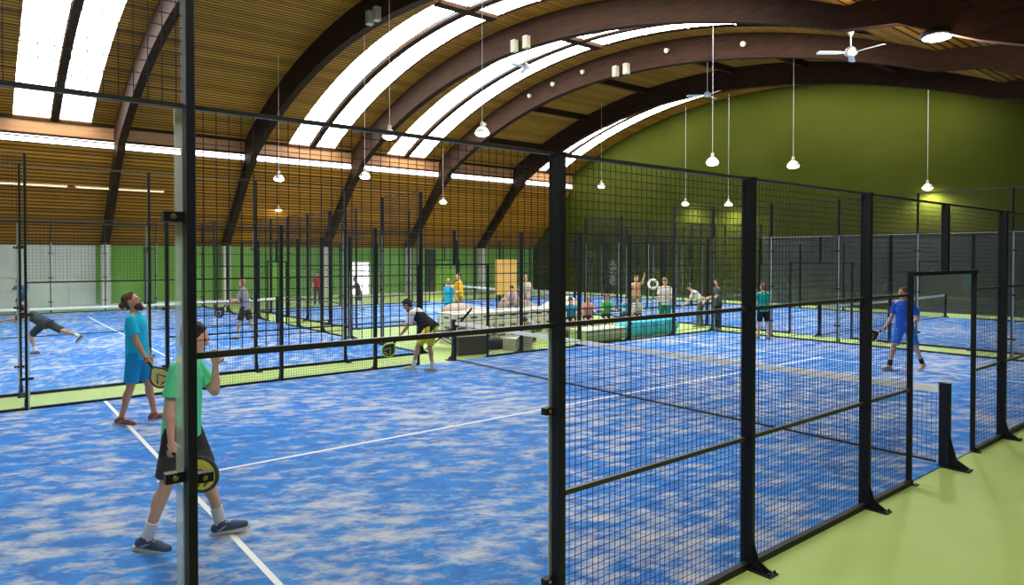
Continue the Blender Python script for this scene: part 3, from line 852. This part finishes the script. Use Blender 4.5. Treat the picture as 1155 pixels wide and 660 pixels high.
    # hair
    if hair:
        c = MB().ell(Hc + (hu * 0.038 - hf * 0.022) * s, Z(V((0.100, 0.086, 0.100))), hf, hu)
        c.ell(Hc + (-hu * 0.02 - hf * 0.045) * s, Z(V((0.062, 0.074, 0.085))), hf, hu)
        if hair_long: c.ell(Hc + (-hu * 0.09 - hf * 0.06) * s, Z(V((0.05, 0.07, 0.11))), hf, hu)
        for j in range(10):
            a = random.uniform(-2.4, 2.4)
            c.ell(Hc + (hu * random.uniform(0.05, 0.12) - hf * (0.02 - 0.06 * math.cos(a)) + hl * 0.06 * math.sin(a)) * s, Z(V((0.03, 0.03, 0.022))), hf, hu, 8, 6)
        ho = remesh(c, vox, 'hair', hair, root, 1)
        if extra and 'bun' in extra:
            MB().ell(Hc + (-hf * 0.135 - hu * 0.005) * s, Z(V((0.04, 0.04, 0.045))), hf, hu).build('hair_bun', hair, ho, True)
        if extra and 'beard' in extra:
            c = MB().ell(Hc + (-hu * 0.085 + hf * 0.045) * s, Z(V((0.062, 0.060, 0.055))), hf, hu)
            c.ell(Hc + (-hu * 0.115 + hf * 0.075) * s, Z(V((0.035, 0.035, 0.045))), hf, hu)
            remesh(c, vox, 'beard', extra['beard'], ho, 1)
        if extra and 'cap' in extra:
            c = MB().ell(Hc + (hu * 0.05 - hf * 0.01) * s, Z(V((0.108, 0.092, 0.085))), hf, hu)
            c.frustum(Hc + (hu * 0.05 + hf * 0.02) * s, Hc + (hu * 0.035 + hf * 0.17) * s, (0.012 * s, 0.08 * s), (0.01 * s, 0.06 * s), 14, hu)
            remesh(c, vox, 'cap', extra['cap'], root, 1)
    Mw = Matrix.Translation(loc) @ Matrix.Rotation(yaw, 4, 'Z')
    out = {k: Mw @ (arms[k][2] + arms[k][3] * 0.07 * s) for k in 'LR'}
    out['root'] = root
    return out
M_SHOE = principled('grey_shoe', (0.12, 0.12, 0.13), 0.7)
M_SOLE = principled('pale_sole', (0.5, 0.5, 0.5), 0.7)
HB = principled('hair_brown', (0.07, 0.035, 0.015), 0.7); HD = principled('hair_dark', (0.02, 0.012, 0.01), 0.7)
HBL = principled('hair_blond', (0.35, 0.22, 0.09), 0.7); HR = principled('hair_ginger', (0.22, 0.07, 0.03), 0.7)

def racket(loc, d, nrm, label, c_face, c_frame, c_mark, s=1.0):
    root = empty('padel_racket', loc)
    d = V(d).normalized(); nrm = V(nrm); nrm = (nrm - d * nrm.dot(d)).normalized(); y = nrm.cross(d)
    root.rotation_mode = 'QUATERNION'; root.rotation_quaternion = Matrix((d, y, nrm)).transposed().to_quaternion()
    root.scale = (s, s, s)
    out = []
    for i in range(-16, 17):
        a = R(i * 9.0); out.append((0.29 + 0.135 * math.cos(a), 0.13 * math.sin(a)))
    out = [(0.115, -0.022)] + out + [(0.115, 0.022)]
    cx = 0.28
    f = MB().prism([(cx + (x - cx) * 0.93, y_ * 0.90, -0.015) for x, y_ in out], (0, 0, 0.03)).build('racket_face', c_face, root)
    m = MB(); pts = [V((x, y_, 0)) for x, y_ in out]
    for a, b in zip(pts, pts[1:] + pts[:1]):
        m.frustum(a, b, 0.018, 0.018, 8)
    m.build('frame', c_frame, root, True)
    MB().frustum((-0.05, 0, 0), (0.13, 0, 0), 0.017, 0.017, 12).frustum((-0.06, 0, 0), (-0.05, 0, 0), 0.021, 0.021, 12).build('grip', principled('black_grip', (0.015, 0.015, 0.015), 0.8), root)
    m = MB()
    for sg in (1, -1):
        z0 = 0.0155 * sg; z1 = 0.003 * sg
        for q in (-1, 1):
            m.prism([(0.22, q * 0.005, z0), (0.24, q * 0.005, z0), (0.35, q * 0.075, z0), (0.33, q * 0.082, z0)] if q * sg > 0 else [(0.33, q * 0.082, z0), (0.35, q * 0.075, z0), (0.24, q * 0.005, z0), (0.22, q * 0.005, z0)], (0, 0, z1))
        m.box(0.365, 0.38, -0.05, 0.05, min(z0, z0 + z1), max(z0, z0 + z1))
    m.build('painted_mark', c_mark, root)
    m = MB()
    for i in range(-3, 4):
        for j in range(-3, 4):
            if i * i + j * j < 11:
                for sg in (1, -1): m.frustum((0.285 + i * 0.024, j * 0.024, 0.0145 * sg), (0.285 + i * 0.024, j * 0.024, 0.0158 * sg), 0.005, 0.005, 6)
    m.build('hole_pattern', principled('hole_dark', (0.02, 0.02, 0.02), 0.9), root)
    tag(root, label, 'racket', 'padel rackets held by the players')
    return root
RIGHTV = V((0.78, -0.626, 0)); CAMD = V((-0.626, -0.78, 0)); AR = math.atan2(-0.626, 0.78)
blk = principled('racket_black', (0.02, 0.02, 0.022), 0.4); yel = principled('racket_yellow', (0.75, 0.62, 0.03), 0.4)
pal = principled('racket_pale_yellow', (0.75, 0.62, 0.2), 0.4); org = principled('racket_orange', (0.8, 0.22, 0.08), 0.4)
grn = principled('racket_lime', (0.5, 0.75, 0.05), 0.4); wht = principled('racket_white', (0.8, 0.8, 0.78), 0.4)

# man in turquoise
q = person('man with a hair bun and beard in a turquoise T-shirt and blue shorts, looking up', (3.20, 8.06, 0.012), AR + R(8), 1.92,
    dict(lean=-2, head=-22, head_yaw=0, hipL=13, kneeL=4, footL=-2, hipR=-6, kneeR=10, footR=8, armR=16, elbR=14, armabdR=7, armL=4, elbL=10, armabdL=6, curlR=48),
    cloth('tee_turquoise', (0.015, 0.50, 0.72)), cloth('shorts_blue', (0.01, 0.30, 0.60)), HB, M_SKIN2, principled('shoe_red_brown', (0.28, 0.08, 0.06), 0.7), None, 0.008, {'bun': 1, 'beard': principled('beard_ginger', (0.09, 0.03, 0.015), 0.8)})
racket(q['R'], RIGHTV * 0.62 + V((0, 0, -0.78)), CAMD + RIGHTV * 0.2, 'racket with pale yellow face and black frame held by the man in turquoise', pal, blk, blk)
# man in mint green behind the tall post
q = person('man in a mint green T-shirt walking behind the tall post, hand raised to his face', (2.69, 3.19, 0.012), AR + R(6), 1.90,
    dict(lean=4, head=16, hipL=20, kneeL=6, footL=-6, hipR=-10, kneeR=10, footR=10, armR=-8, elbR=14, armabdR=9, armL=34, elbL=138, armabdL=2, inL=20, curlR=48, curlL=20),
    cloth('tee_mint', (0.12, 0.75, 0.38)), cloth('shorts_charcoal', (0.035, 0.03, 0.04)), HD, M_SKIN, principled('shoe_navy', (0.02, 0.05, 0.16), 0.6), principled('sock_white', (0.75, 0.75, 0.75), 0.9), 0.007)
racket(q['R'], RIGHTV * 0.75 + V((0, 0, -0.6)), CAMD, 'yellow racket with black frame held low by the man in mint green', yel, blk, blk)
# bending player
q = person('man bending forward in a black and white top and yellow shorts', (8.75, 8.98, 0.012), AR + math.pi - R(14), 1.8,
    dict(lean=52, head=38, hipL=34, kneeL=22, footL=0, hipR=14, kneeR=22, footR=2, armL=18, elbL=20, armR=24, elbR=60, armabdR=12, curlL=48, curlR=40, abdL=8, abdR=8),
    cloth('vest_black', (0.02, 0.02, 0.025)), cloth('shorts_yellow', (0.75, 0.60, 0.04)), HD, M_SKIN2, principled('shoe_cream', (0.6, 0.55, 0.4), 0.6), principled('sock_white', (0.75, 0.75, 0.75), 0.9), 0.009, shirt_yoke=cloth('yoke_white', (0.72, 0.70, 0.68)))
racket(q['L'], -RIGHTV * 0.55 + V((0, 0, -0.7)), CAMD, 'racket with lime ring held down by the bending man', blk, grn, grn)
# player in blue at the right
q = person('man in royal blue shirt and shorts striding with a racket, seen through the fence doorway', (16.70, 3.0, 0.012), R(172), 1.82,
    dict(lean=4, head=4, head_yaw=-10, hipL=-20, kneeL=14, footL=22, hipR=22, kneeR=6, footR=-4, armL=-14, elbL=88, armabdL=16, inL=10, armR=10, elbR=22, armabdR=12, curlR=48, curlL=40, abdL=6, abdR=6),
    cloth('tee_royal_blue', (0.015, 0.11, 0.60)), cloth('shorts_royal_blue', (0.05, 0.24, 0.80)), HR, M_SKIN, principled('shoe_orange_white', (0.6, 0.4, 0.3), 0.6), principled('sock_black', (0.02, 0.02, 0.02), 0.9), 0.009)
racket(q['R'], -RIGHTV * 0.85 + V((0, 0, -0.4)), CAMD + V((0, 0, 0.2)), 'black and white racket held by the man in royal blue', blk, wht, org)
# teal player half hidden
person('player in a teal T-shirt and black shorts half hidden behind a fence post', (19.2, 7.75, 0.012), R(60), 1.66, dict(lean=2, armL=10, elbL=20, armR=15, elbR=40, hipL=6, hipR=-6),
    cloth('tee_teal', (0.01, 0.28, 0.24)), cloth('shorts_black', (0.015, 0.015, 0.02)), HR, vox=0.013)
# left court
q = person('player in dark clothes lunging low on the left court', (2.78, 17.2, 0.012), AR + math.pi, 1.74,
    dict(lean=62, head=50, hipL=48, kneeL=72, footL=0, hipR=-62, kneeR=12, footR=40, armL=70, elbL=10, armR=60, elbR=20, abdL=4),
    cloth('shirt_dark_grey', (0.04, 0.045, 0.06)), cloth('shorts_dark_grey', (0.03, 0.035, 0.045)), HD, M_SKIN2, M_SHOE, principled('sock_white', (0.75, 0.75, 0.75), 0.9), vox=0.012, extra={'cap': principled('cap_white', (0.7, 0.7, 0.68), 0.8)})
racket(q['L'], -RIGHTV * 0.8 + V((0, 0, -0.1)), V((0, 0, 1)), 'dark racket stretched out by the lunging player', blk, blk, wht)
person('person in blue shirt and navy shorts crouched by the pale cladding at the far left', (3.1, 32.9, 0.0), R(230), 1.6, dict(lean=28, head=10, hipL=40, kneeL=55, hipR=30, kneeR=50, armL=30, elbL=60, armR=30, elbR=60),
    cloth('tee_blue', (0.01, 0.18, 0.5)), cloth('shorts_navy', (0.01, 0.03, 0.12)), HBL, vox=0.015)
q = person('player in a grey top and dark shorts seen from the side on the left court', (7.55, 17.2, 0.012), AR + math.pi, 1.80, dict(lean=6, hipL=16, kneeL=6, hipR=-14, kneeR=12, footR=14, armL=20, elbL=50, armR=25, elbR=60),
    cloth('tee_grey', (0.26, 0.27, 0.32)), cloth('shorts_brown_black', (0.05, 0.035, 0.03)), HBL, socks=principled('sock_white', (0.75, 0.75, 0.75), 0.9), vox=0.012)
racket(q['L'], -RIGHTV * 0.5 + V((0, 0, -0.6)), CAMD, 'dark racket of the player in grey', blk, blk, wht)
person('person in a red top and dark trousers beyond the left court', (14.8, 29.3, 0.0), R(231), 1.68, dict(armL=5, armR=8), cloth('top_red', (0.45, 0.02, 0.04)), cloth('trousers_black', (0.02, 0.02, 0.025)), HD, vox=0.015, long_trousers=True)
q = person('player in dark clothes in front of the bright doorway', (14.7, 24.5, 0.012), AR + math.pi, 1.55, dict(lean=14, head=20, armL=40, elbL=50, armR=35, elbR=50, hipL=18, kneeL=24, hipR=-8, kneeR=14), cloth('tee_black', (0.03, 0.03, 0.035)), cloth('shorts_black', (0.015, 0.015, 0.02)), HD, vox=0.015)
# children in the aisle
person('child in a bright blue shirt standing behind the bending man', (14.2, 16.6, 0.0), R(20), 1.66, dict(armL=10, armR=12, elbR=30), cloth('tee_sky', (0.02, 0.36, 0.66)), cloth('shorts_sky', (0.02, 0.26, 0.5)), HBL, vox=0.014)
person('child in a yellow shirt next to the child in bright blue', (14.9, 17.0, 0.0), R(170), 1.85, dict(armL=20, elbL=50, armR=25, elbR=60), cloth('tee_yellow', (0.75, 0.42, 0.02)), cloth('trousers_grey', (0.15, 0.14, 0.16)), HB, vox=0.014, long_trousers=True)
person('child in a white shirt and green shorts standing by the turquoise cushion', (18.95, 11.1, 0.0), R(225), 1.74, dict(armL=12, elbL=70, inL=40, armR=14, elbR=74, inR=40, head=8), cloth('tee_white', (0.72, 0.66, 0.6)), cloth('shorts_green', (0.02, 0.22, 0.08)), HBL, vox=0.013, socks=principled('sock_teal', (0.03, 0.4, 0.5), 0.9))
q = person('person in black trousers turned sideways by the court end beyond the turquoise cushion', (20.5, 10.15, 0.0), R(150), 1.68, dict(lean=4, armL=30, elbL=50, armR=20, elbR=60), cloth('tee_dark_green', (0.03, 0.07, 0.06)), cloth('trousers_black', (0.02, 0.02, 0.025)), HB, vox=0.014, long_trousers=True)
person('person bending over in a white and black top left of the one in black trousers', (20.75, 10.95, 0.0), R(120), 1.66, dict(lean=42, head=30, armL=20, elbL=30, armR=24, elbR=30, hipL=20, kneeL=24, hipR=10, kneeR=20), cloth('tee_off_white', (0.6, 0.58, 0.55)), cloth('trousers_olive', (0.12, 0.13, 0.06)), HB, vox=0.014, long_trousers=True)
person('tall child with bare arms raised, standing behind the seated children', (20.9, 14.0, 0.0), R(231), 1.72, dict(armL=120, elbL=30, armR=60, elbR=60), cloth('top_tan', (0.45, 0.25, 0.17)), cloth('shorts_slate', (0.08, 0.12, 0.18)), HB, vox=0.014)
person('child in a blue shirt beside the round white sign', (21.9, 13.6, 0.0), R(231), 1.2, dict(armL=10, armR=10), cloth('tee_sky', (0.02, 0.36, 0.66)), cloth('shorts_navy', (0.01, 0.03, 0.12)), HB, vox=0.014)
# seated children on the low bench
sit = dict(hipL=84, kneeL=78, hipR=80, kneeR=70, armL=35, elbL=55, armR=35, elbR=60, lean=14, head=22)
kids = [(15.95, 12.35, 1.50, (0.02, 0.32, 0.5), 'tee_ocean', HD, 'child in ocean blue sitting at the left end of the bench'),
        (16.65, 12.35, 1.52, (0.65, 0.32, 0.27), 'tee_pink', HBL, 'blond child in pink sitting on the bench'),
        (17.5, 12.35, 1.55, (0.05, 0.45, 0.10), 'tee_grass', HR, 'child in a bright green shirt sitting on the bench'),
        (18.45, 12.35, 1.42, (0.02, 0.38, 0.55), 'tee_cyan', HB, 'child in cyan sitting next to the one in green'),
        (19.15, 12.42, 1.36, (0.55, 0.5, 0.48), 'tee_pale', HB, 'small child in a pale top sitting at the right end of the bench')]
for x, y, h, c, nm, hr, lab in kids:
    person(lab, (x, y, 0), R(231 + random.uniform(-15, 15)), h, dict(sit, hipL=84 + random.uniform(-4, 4)), cloth(nm, c), cloth('shorts_black', (0.015, 0.015, 0.02)), hr, vox=0.012, group=None)
# people on the pile
person('person in light grey crouching in front of the white crates', (13.9, 11.6, 0.0), R(190), 1.5, dict(lean=66, head=60, hipL=100, kneeL=120, hipR=95, kneeR=115, armL=50, elbL=30, armR=50, elbR=30, footL=8, footR=8, long_sleeve=1), cloth('hoodie_grey', (0.42, 0.47, 0.5)), cloth('trousers_grey', (0.15, 0.14, 0.16)), HB, vox=0.013, long_trousers=True)

# ================================================================== THINGS IN THE SEATING AREA
M_CRATE = principled('white_crate_plastic', (0.74, 0.73, 0.68), 0.6); M_DARKGAP = principled('crate_shadow_liner', (0.10, 0.10, 0.10), 0.8)
def crate_proto():
    r = empty('slotted_crate', (0, 0, 0))
    MB().bevbox(-0.66, 0.66, -0.4, 0.4, 0.0, 0.27, 0.02).build('body', M_CRATE, r)
    MB().bevbox(-0.68, 0.68, -0.42, 0.42, 0.235, 0.275, 0.02).build('rim', M_CRATE, r)
    for sy in (-1, 1):
        for x in (-0.44, 0.0, 0.44): MB().bevbox(x - 0.11, x + 0.11, sy * 0.4 - 0.006, sy * 0.4 + 0.006, 0.12, 0.175, 0.003).build('hand_slot', M_DARKGAP, r)
    for sx in (-1, 1): MB().box(sx * 0.66 - 0.006, sx * 0.66 + 0.006, -0.12, 0.12, 0.12, 0.175).build('hand_slot', M_DARKGAP, r)
    return r
cp = crate_proto(); index_kids(cp); fst = True
for ci, (cn, cx_) in enumerate((('left', 12.35), ('middle', 13.76), ('right', 15.17))):
    for k, kn in enumerate(('lowest', 'second', 'topmost')):
        o = cp if fst else copy_tree(cp); fst = False
        o.location = (cx_ + random.uniform(-0.03, 0.03), 12.9, 0.277 * k); o.rotation_euler = (0, 0, random.uniform(-0.02, 0.02))
        tag(o, 'white slotted crate, %s of the %s stack in the seating area' % (kn, cn), 'crate', 'white crates stacked beyond the net')
def beanbag(x, y, z, r_, rz, label, mat, grp):
    m = MB()
    m.ell((0, 0, r_[2]), r_, nu=20, nv=12); m.ell((-r_[0] * 0.35, 0, r_[2] * 1.5), (r_[0] * 0.55, r_[1] * 0.7, r_[2] * 0.75), nu=16, nv=10)
    o = remesh(m, 0.03, 'bean_bag', mat, None, 4)
    o.location = (x, y, z); o.rotation_euler = (0, 0, rz)
    MB().box(-0.02, 0.02, -r_[1] * 0.3, r_[1] * 0.3, r_[2] * 1.98, r_[2] * 2.05).build('seam', mat, o)
    tag(o, label, 'bean bag', grp)
BG = variegated('bean_bag_taupe', (0.28, 0.22, 0.17), (0.40, 0.33, 0.27), 3, 0.8)
BG2 = variegated('bean_bag_pale', (0.5, 0.45, 0.38), (0.6, 0.56, 0.5), 3, 0.8)
beanbag(13.8, 14.8, 0.0, (1.05, 0.62, 0.42), R(-20), 'low taupe bean bag behind the white crates, left one', BG, 'bean bags behind the crates')
beanbag(15.8, 14.85, 0.0, (0.82, 0.62, 0.50), R(10), 'large taupe bean bag behind the white crates, middle one', BG, 'bean bags behind the crates')
beanbag(17.55, 14.6, 0.0, (0.8, 0.55, 0.45), R(160), 'pale bean bag sloping down at the right of the heap', BG2, 'bean bags behind the crates')
person('person in a pale shirt sitting up on the bean bag heap', (15.7, 14.25, 0.66), R(225), 1.5, dict(sit, kneeL=60, kneeR=60), cloth('tee_stone', (0.6, 0.56, 0.5)), cloth('trousers_stone', (0.35, 0.3, 0.26)), HBL, vox=0.014, long_trousers=True)
person('person in a lilac shirt sitting at the left of the bean bag heap', (14.85, 13.85, 0.42), R(210), 1.4, dict(sit, kneeL=60, kneeR=60), cloth('tee_lilac', (0.42, 0.36, 0.48)), cloth('trousers_grey', (0.15, 0.14, 0.16)), HB, vox=0.014, long_trousers=True)
# yellow board
r = empty('notice_board', (16.95, 16.9, 0), R(0))
MB().bevbox(-0.5, 0.5, -0.03, 0.03, 1.0, 2.3, 0.01).build('board_panel', variegated('board_ochre', (0.62, 0.36, 0.10), (0.7, 0.42, 0.14), 2, 0.7), r)
for s_ in (-1, 1): MB().frustum((s_ * 0.42, 0.0, 0.0), (s_ * 0.42, 0, 1.05), 0.02, 0.02, 8).frustum((s_ * 0.42, -0.22, 0.015), (s_ * 0.42, 0.22, 0.015), 0.018, 0.018, 8).build('leg', M_RAIL, r)
tag(r, 'ochre yellow board standing behind the bean bags', 'board')
# dark bin and white carton just behind the far fence
r = empty('storage_box', (10.98, 10.75, 0), R(-8))
MB().bevbox(-0.42, 0.42, -0.2, 0.2, 0, 0.42, 0.02).build('body', principled('dark_brown_box', (0.07, 0.055, 0.04), 0.7), r)
MB().bevbox(-0.44, 0.44, -0.22, 0.22, 0.42, 0.46, 0.02).build('lid', principled('dark_brown_lid', (0.09, 0.07, 0.05), 0.6), r)
tag(r, 'dark brown storage box on the green floor behind the far fence', 'box')
r = empty('carton', (12.45, 10.7, 0), R(12))
MB().box(-0.34, 0.34, -0.22, 0.22, 0, 0.3).build('body', principled('carton_offwhite', (0.6, 0.56, 0.46), 0.8), r)
m = MB().prism([(-0.34, -0.22, 0.3), (0.34, -0.22, 0.3), (0.36, -0.36, 0.38), (-0.36, -0.36, 0.38)], (0, 0.004, 0.008))
m.build('flap', principled('carton_offwhite', (0.6, 0.56, 0.46), 0.8), r)
m = MB()
for k in range(3): m.box(-0.15, 0.2, -0.224, -0.22, 0.08 + k * 0.06, 0.10 + k * 0.06)
m.build('printed_lines', principled('print_grey', (0.2, 0.2, 0.2), 0.8), r)
tag(r, 'open off-white carton with grey print right of the dark storage box', 'box')
# black sports bags
def bag(x, y, z, L, col, rz, label):
    m = MB().ell((0, 0, 0.15), (L / 2, 0.17, 0.15), nu=18, nv=10).box(-L * 0.38, L * 0.38, -0.14, 0.14, 0.02, 0.24)
    o = remesh(m, 0.02, 'sports_bag', principled('bag_' + col[0], col[1], 0.75), None, 3)
    o.location = (x, y, z); o.rotation_euler = (0, 0, rz)
    pts = [V((L * 0.2 * math.cos(a), 0, 0.27 + 0.12 * math.sin(a))) for a in [math.pi * i / 8 for i in range(9)]]
    MB().tube(pts, 0.012).build('handle', M_NET, o)
    tag(o, label, 'bag', 'sports bags around the bench')
BK = ('black', (0.02, 0.02, 0.022)); BR = ('dark_red', (0.28, 0.03, 0.04))
bag(12.1, 12.05, 0, 0.8, BK, 0.3, 'black sports bag in front of the left end of the white crates')
bag(12.0, 11.1, 0, 0.7, BK, -0.2, 'flat black bag left of the carton')
bag(14.75, 11.5, 0, 0.9, BK, 0.4, 'black sports bag under the bench end near the left seated child')
bag(15.7, 11.35, 0, 0.9, BK, -0.5, 'black sports bag at the feet of the seated children')
bag(16.45, 11.3, 0, 0.7, BR, 0.1, 'dark red bag at the feet of the child in green')
# reclining seat: dark sling chair beside the black bag
r = empty('folding_chair', (11.1, 11.9, 0), AR)
m = MB(); pts = [(-0.75, 0.42), (-0.2, 0.36), (0.05, 0.42), (0.28, 0.62), (0.6, 1.0)]
for a, b_ in zip(pts[:-1], pts[1:]): m.prism([(a[0], -0.28, a[1]), (b_[0], -0.28, b_[1]), (b_[0], -0.28, b_[1] + 0.09), (a[0], -0.28, a[1] + 0.09)], (0, 0.56, 0))
m.build('sling_seat', cloth('sling_black', (0.025, 0.025, 0.028)), r)
for s_ in (-0.27, 0.27):
    MB().frustum((-0.6, s_, 0), (0.25, s_, 0.62), 0.014, 0.014, 8).frustum((0.35, s_, 0), (-0.3, s_, 0.38), 0.014, 0.014, 8).build('leg', M_RAIL, r)
tag(r, 'black sling chair leaning back behind the bending man', 'chair')
# bench of the children, low green and white platform, turquoise cushion
r = empty('bench', (17.85, 12.5, 0))
MB().box(-1.9, 1.9, -0.22, 0.22, 0.22, 0.26).build('seat', M_CRATE, r)
for x in (-1.8, -0.6, 0.6, 1.8): MB().box(x - 0.05, x + 0.05, -0.2, 0.2, 0, 0.22).build('leg', M_CRATE, r)
tag(r, 'long low white bench the children sit on', 'bench')
r = empty('low_platform', (15.35, 10.65, 0))
MB().bevbox(-0.8, 0.8, -0.35, 0.35, 0.04, 0.34, 0.02).build('body', principled('platform_lime', (0.42, 0.6, 0.2), 0.7), r)
m = MB()
for k in range(4): m.box(-0.82, 0.82, -0.37 + k * 0.19, -0.25 + k * 0.19, 0.34, 0.37)
m.build('top_slats', M_CRATE, r)
m = MB()
for k in range(2): m.box(-0.82, 0.82, -0.375, -0.35, 0.08 + 0.14 * k, 0.12 + 0.14 * k)
m.build('front_slats', M_CRATE, r)
tag(r, 'low lime green platform with white slats left of the turquoise cushion', 'platform')
m = MB()
for x in (-0.9, -0.3, 0.3, 0.9): m.ell((x, 0, 0.25), (0.42, 0.42, 0.25), nu=18, nv=10)
m.bevbox(-1.1, 1.1, -0.35, 0.35, 0.02, 0.46, 0.1)
tq = remesh(m, 0.03, 'floor_cushion', variegated('cushion_turquoise', (0.01, 0.34, 0.42), (0.03, 0.45, 0.52), 2, 0.55), None, 5)
tq.location = (17.65, 10.75, 0)
m = MB()
for x in (-0.6, 0.0, 0.6): m.frustum((x, -0.40, 0.1), (x, -0.40, 0.4), 0.012, 0.012, 6)
m.build('seam', principled('cushion_seam', (0.01, 0.2, 0.26), 0.6), tq)
tag(tq, 'long puffy turquoise floor cushion behind the far fence', 'cushion')
# round white sign
r = empty('round_sign', (20.9, 13.2, 0))
MB().frustum((0, 0, 0), (0, 0, 1.25), 0.02, 0.02, 8).build('pole', M_RAIL, r)
mm = MB(); 
for i in range(24):
    a0, a1 = 2 * math.pi * i / 24, 2 * math.pi * (i + 1) / 24
    mm.frustum((0.16 * math.cos(a0), 0, 1.4 + 0.16 * math.sin(a0)), (0.16 * math.cos(a1), 0, 1.4 + 0.16 * math.sin(a1)), 0.045, 0.045, 8)
mm.build('ring', M_WHITE, r).rotation_euler = (0, 0, R(-40))
tag(r, 'round white ring on a pole behind the seated children', 'sign')
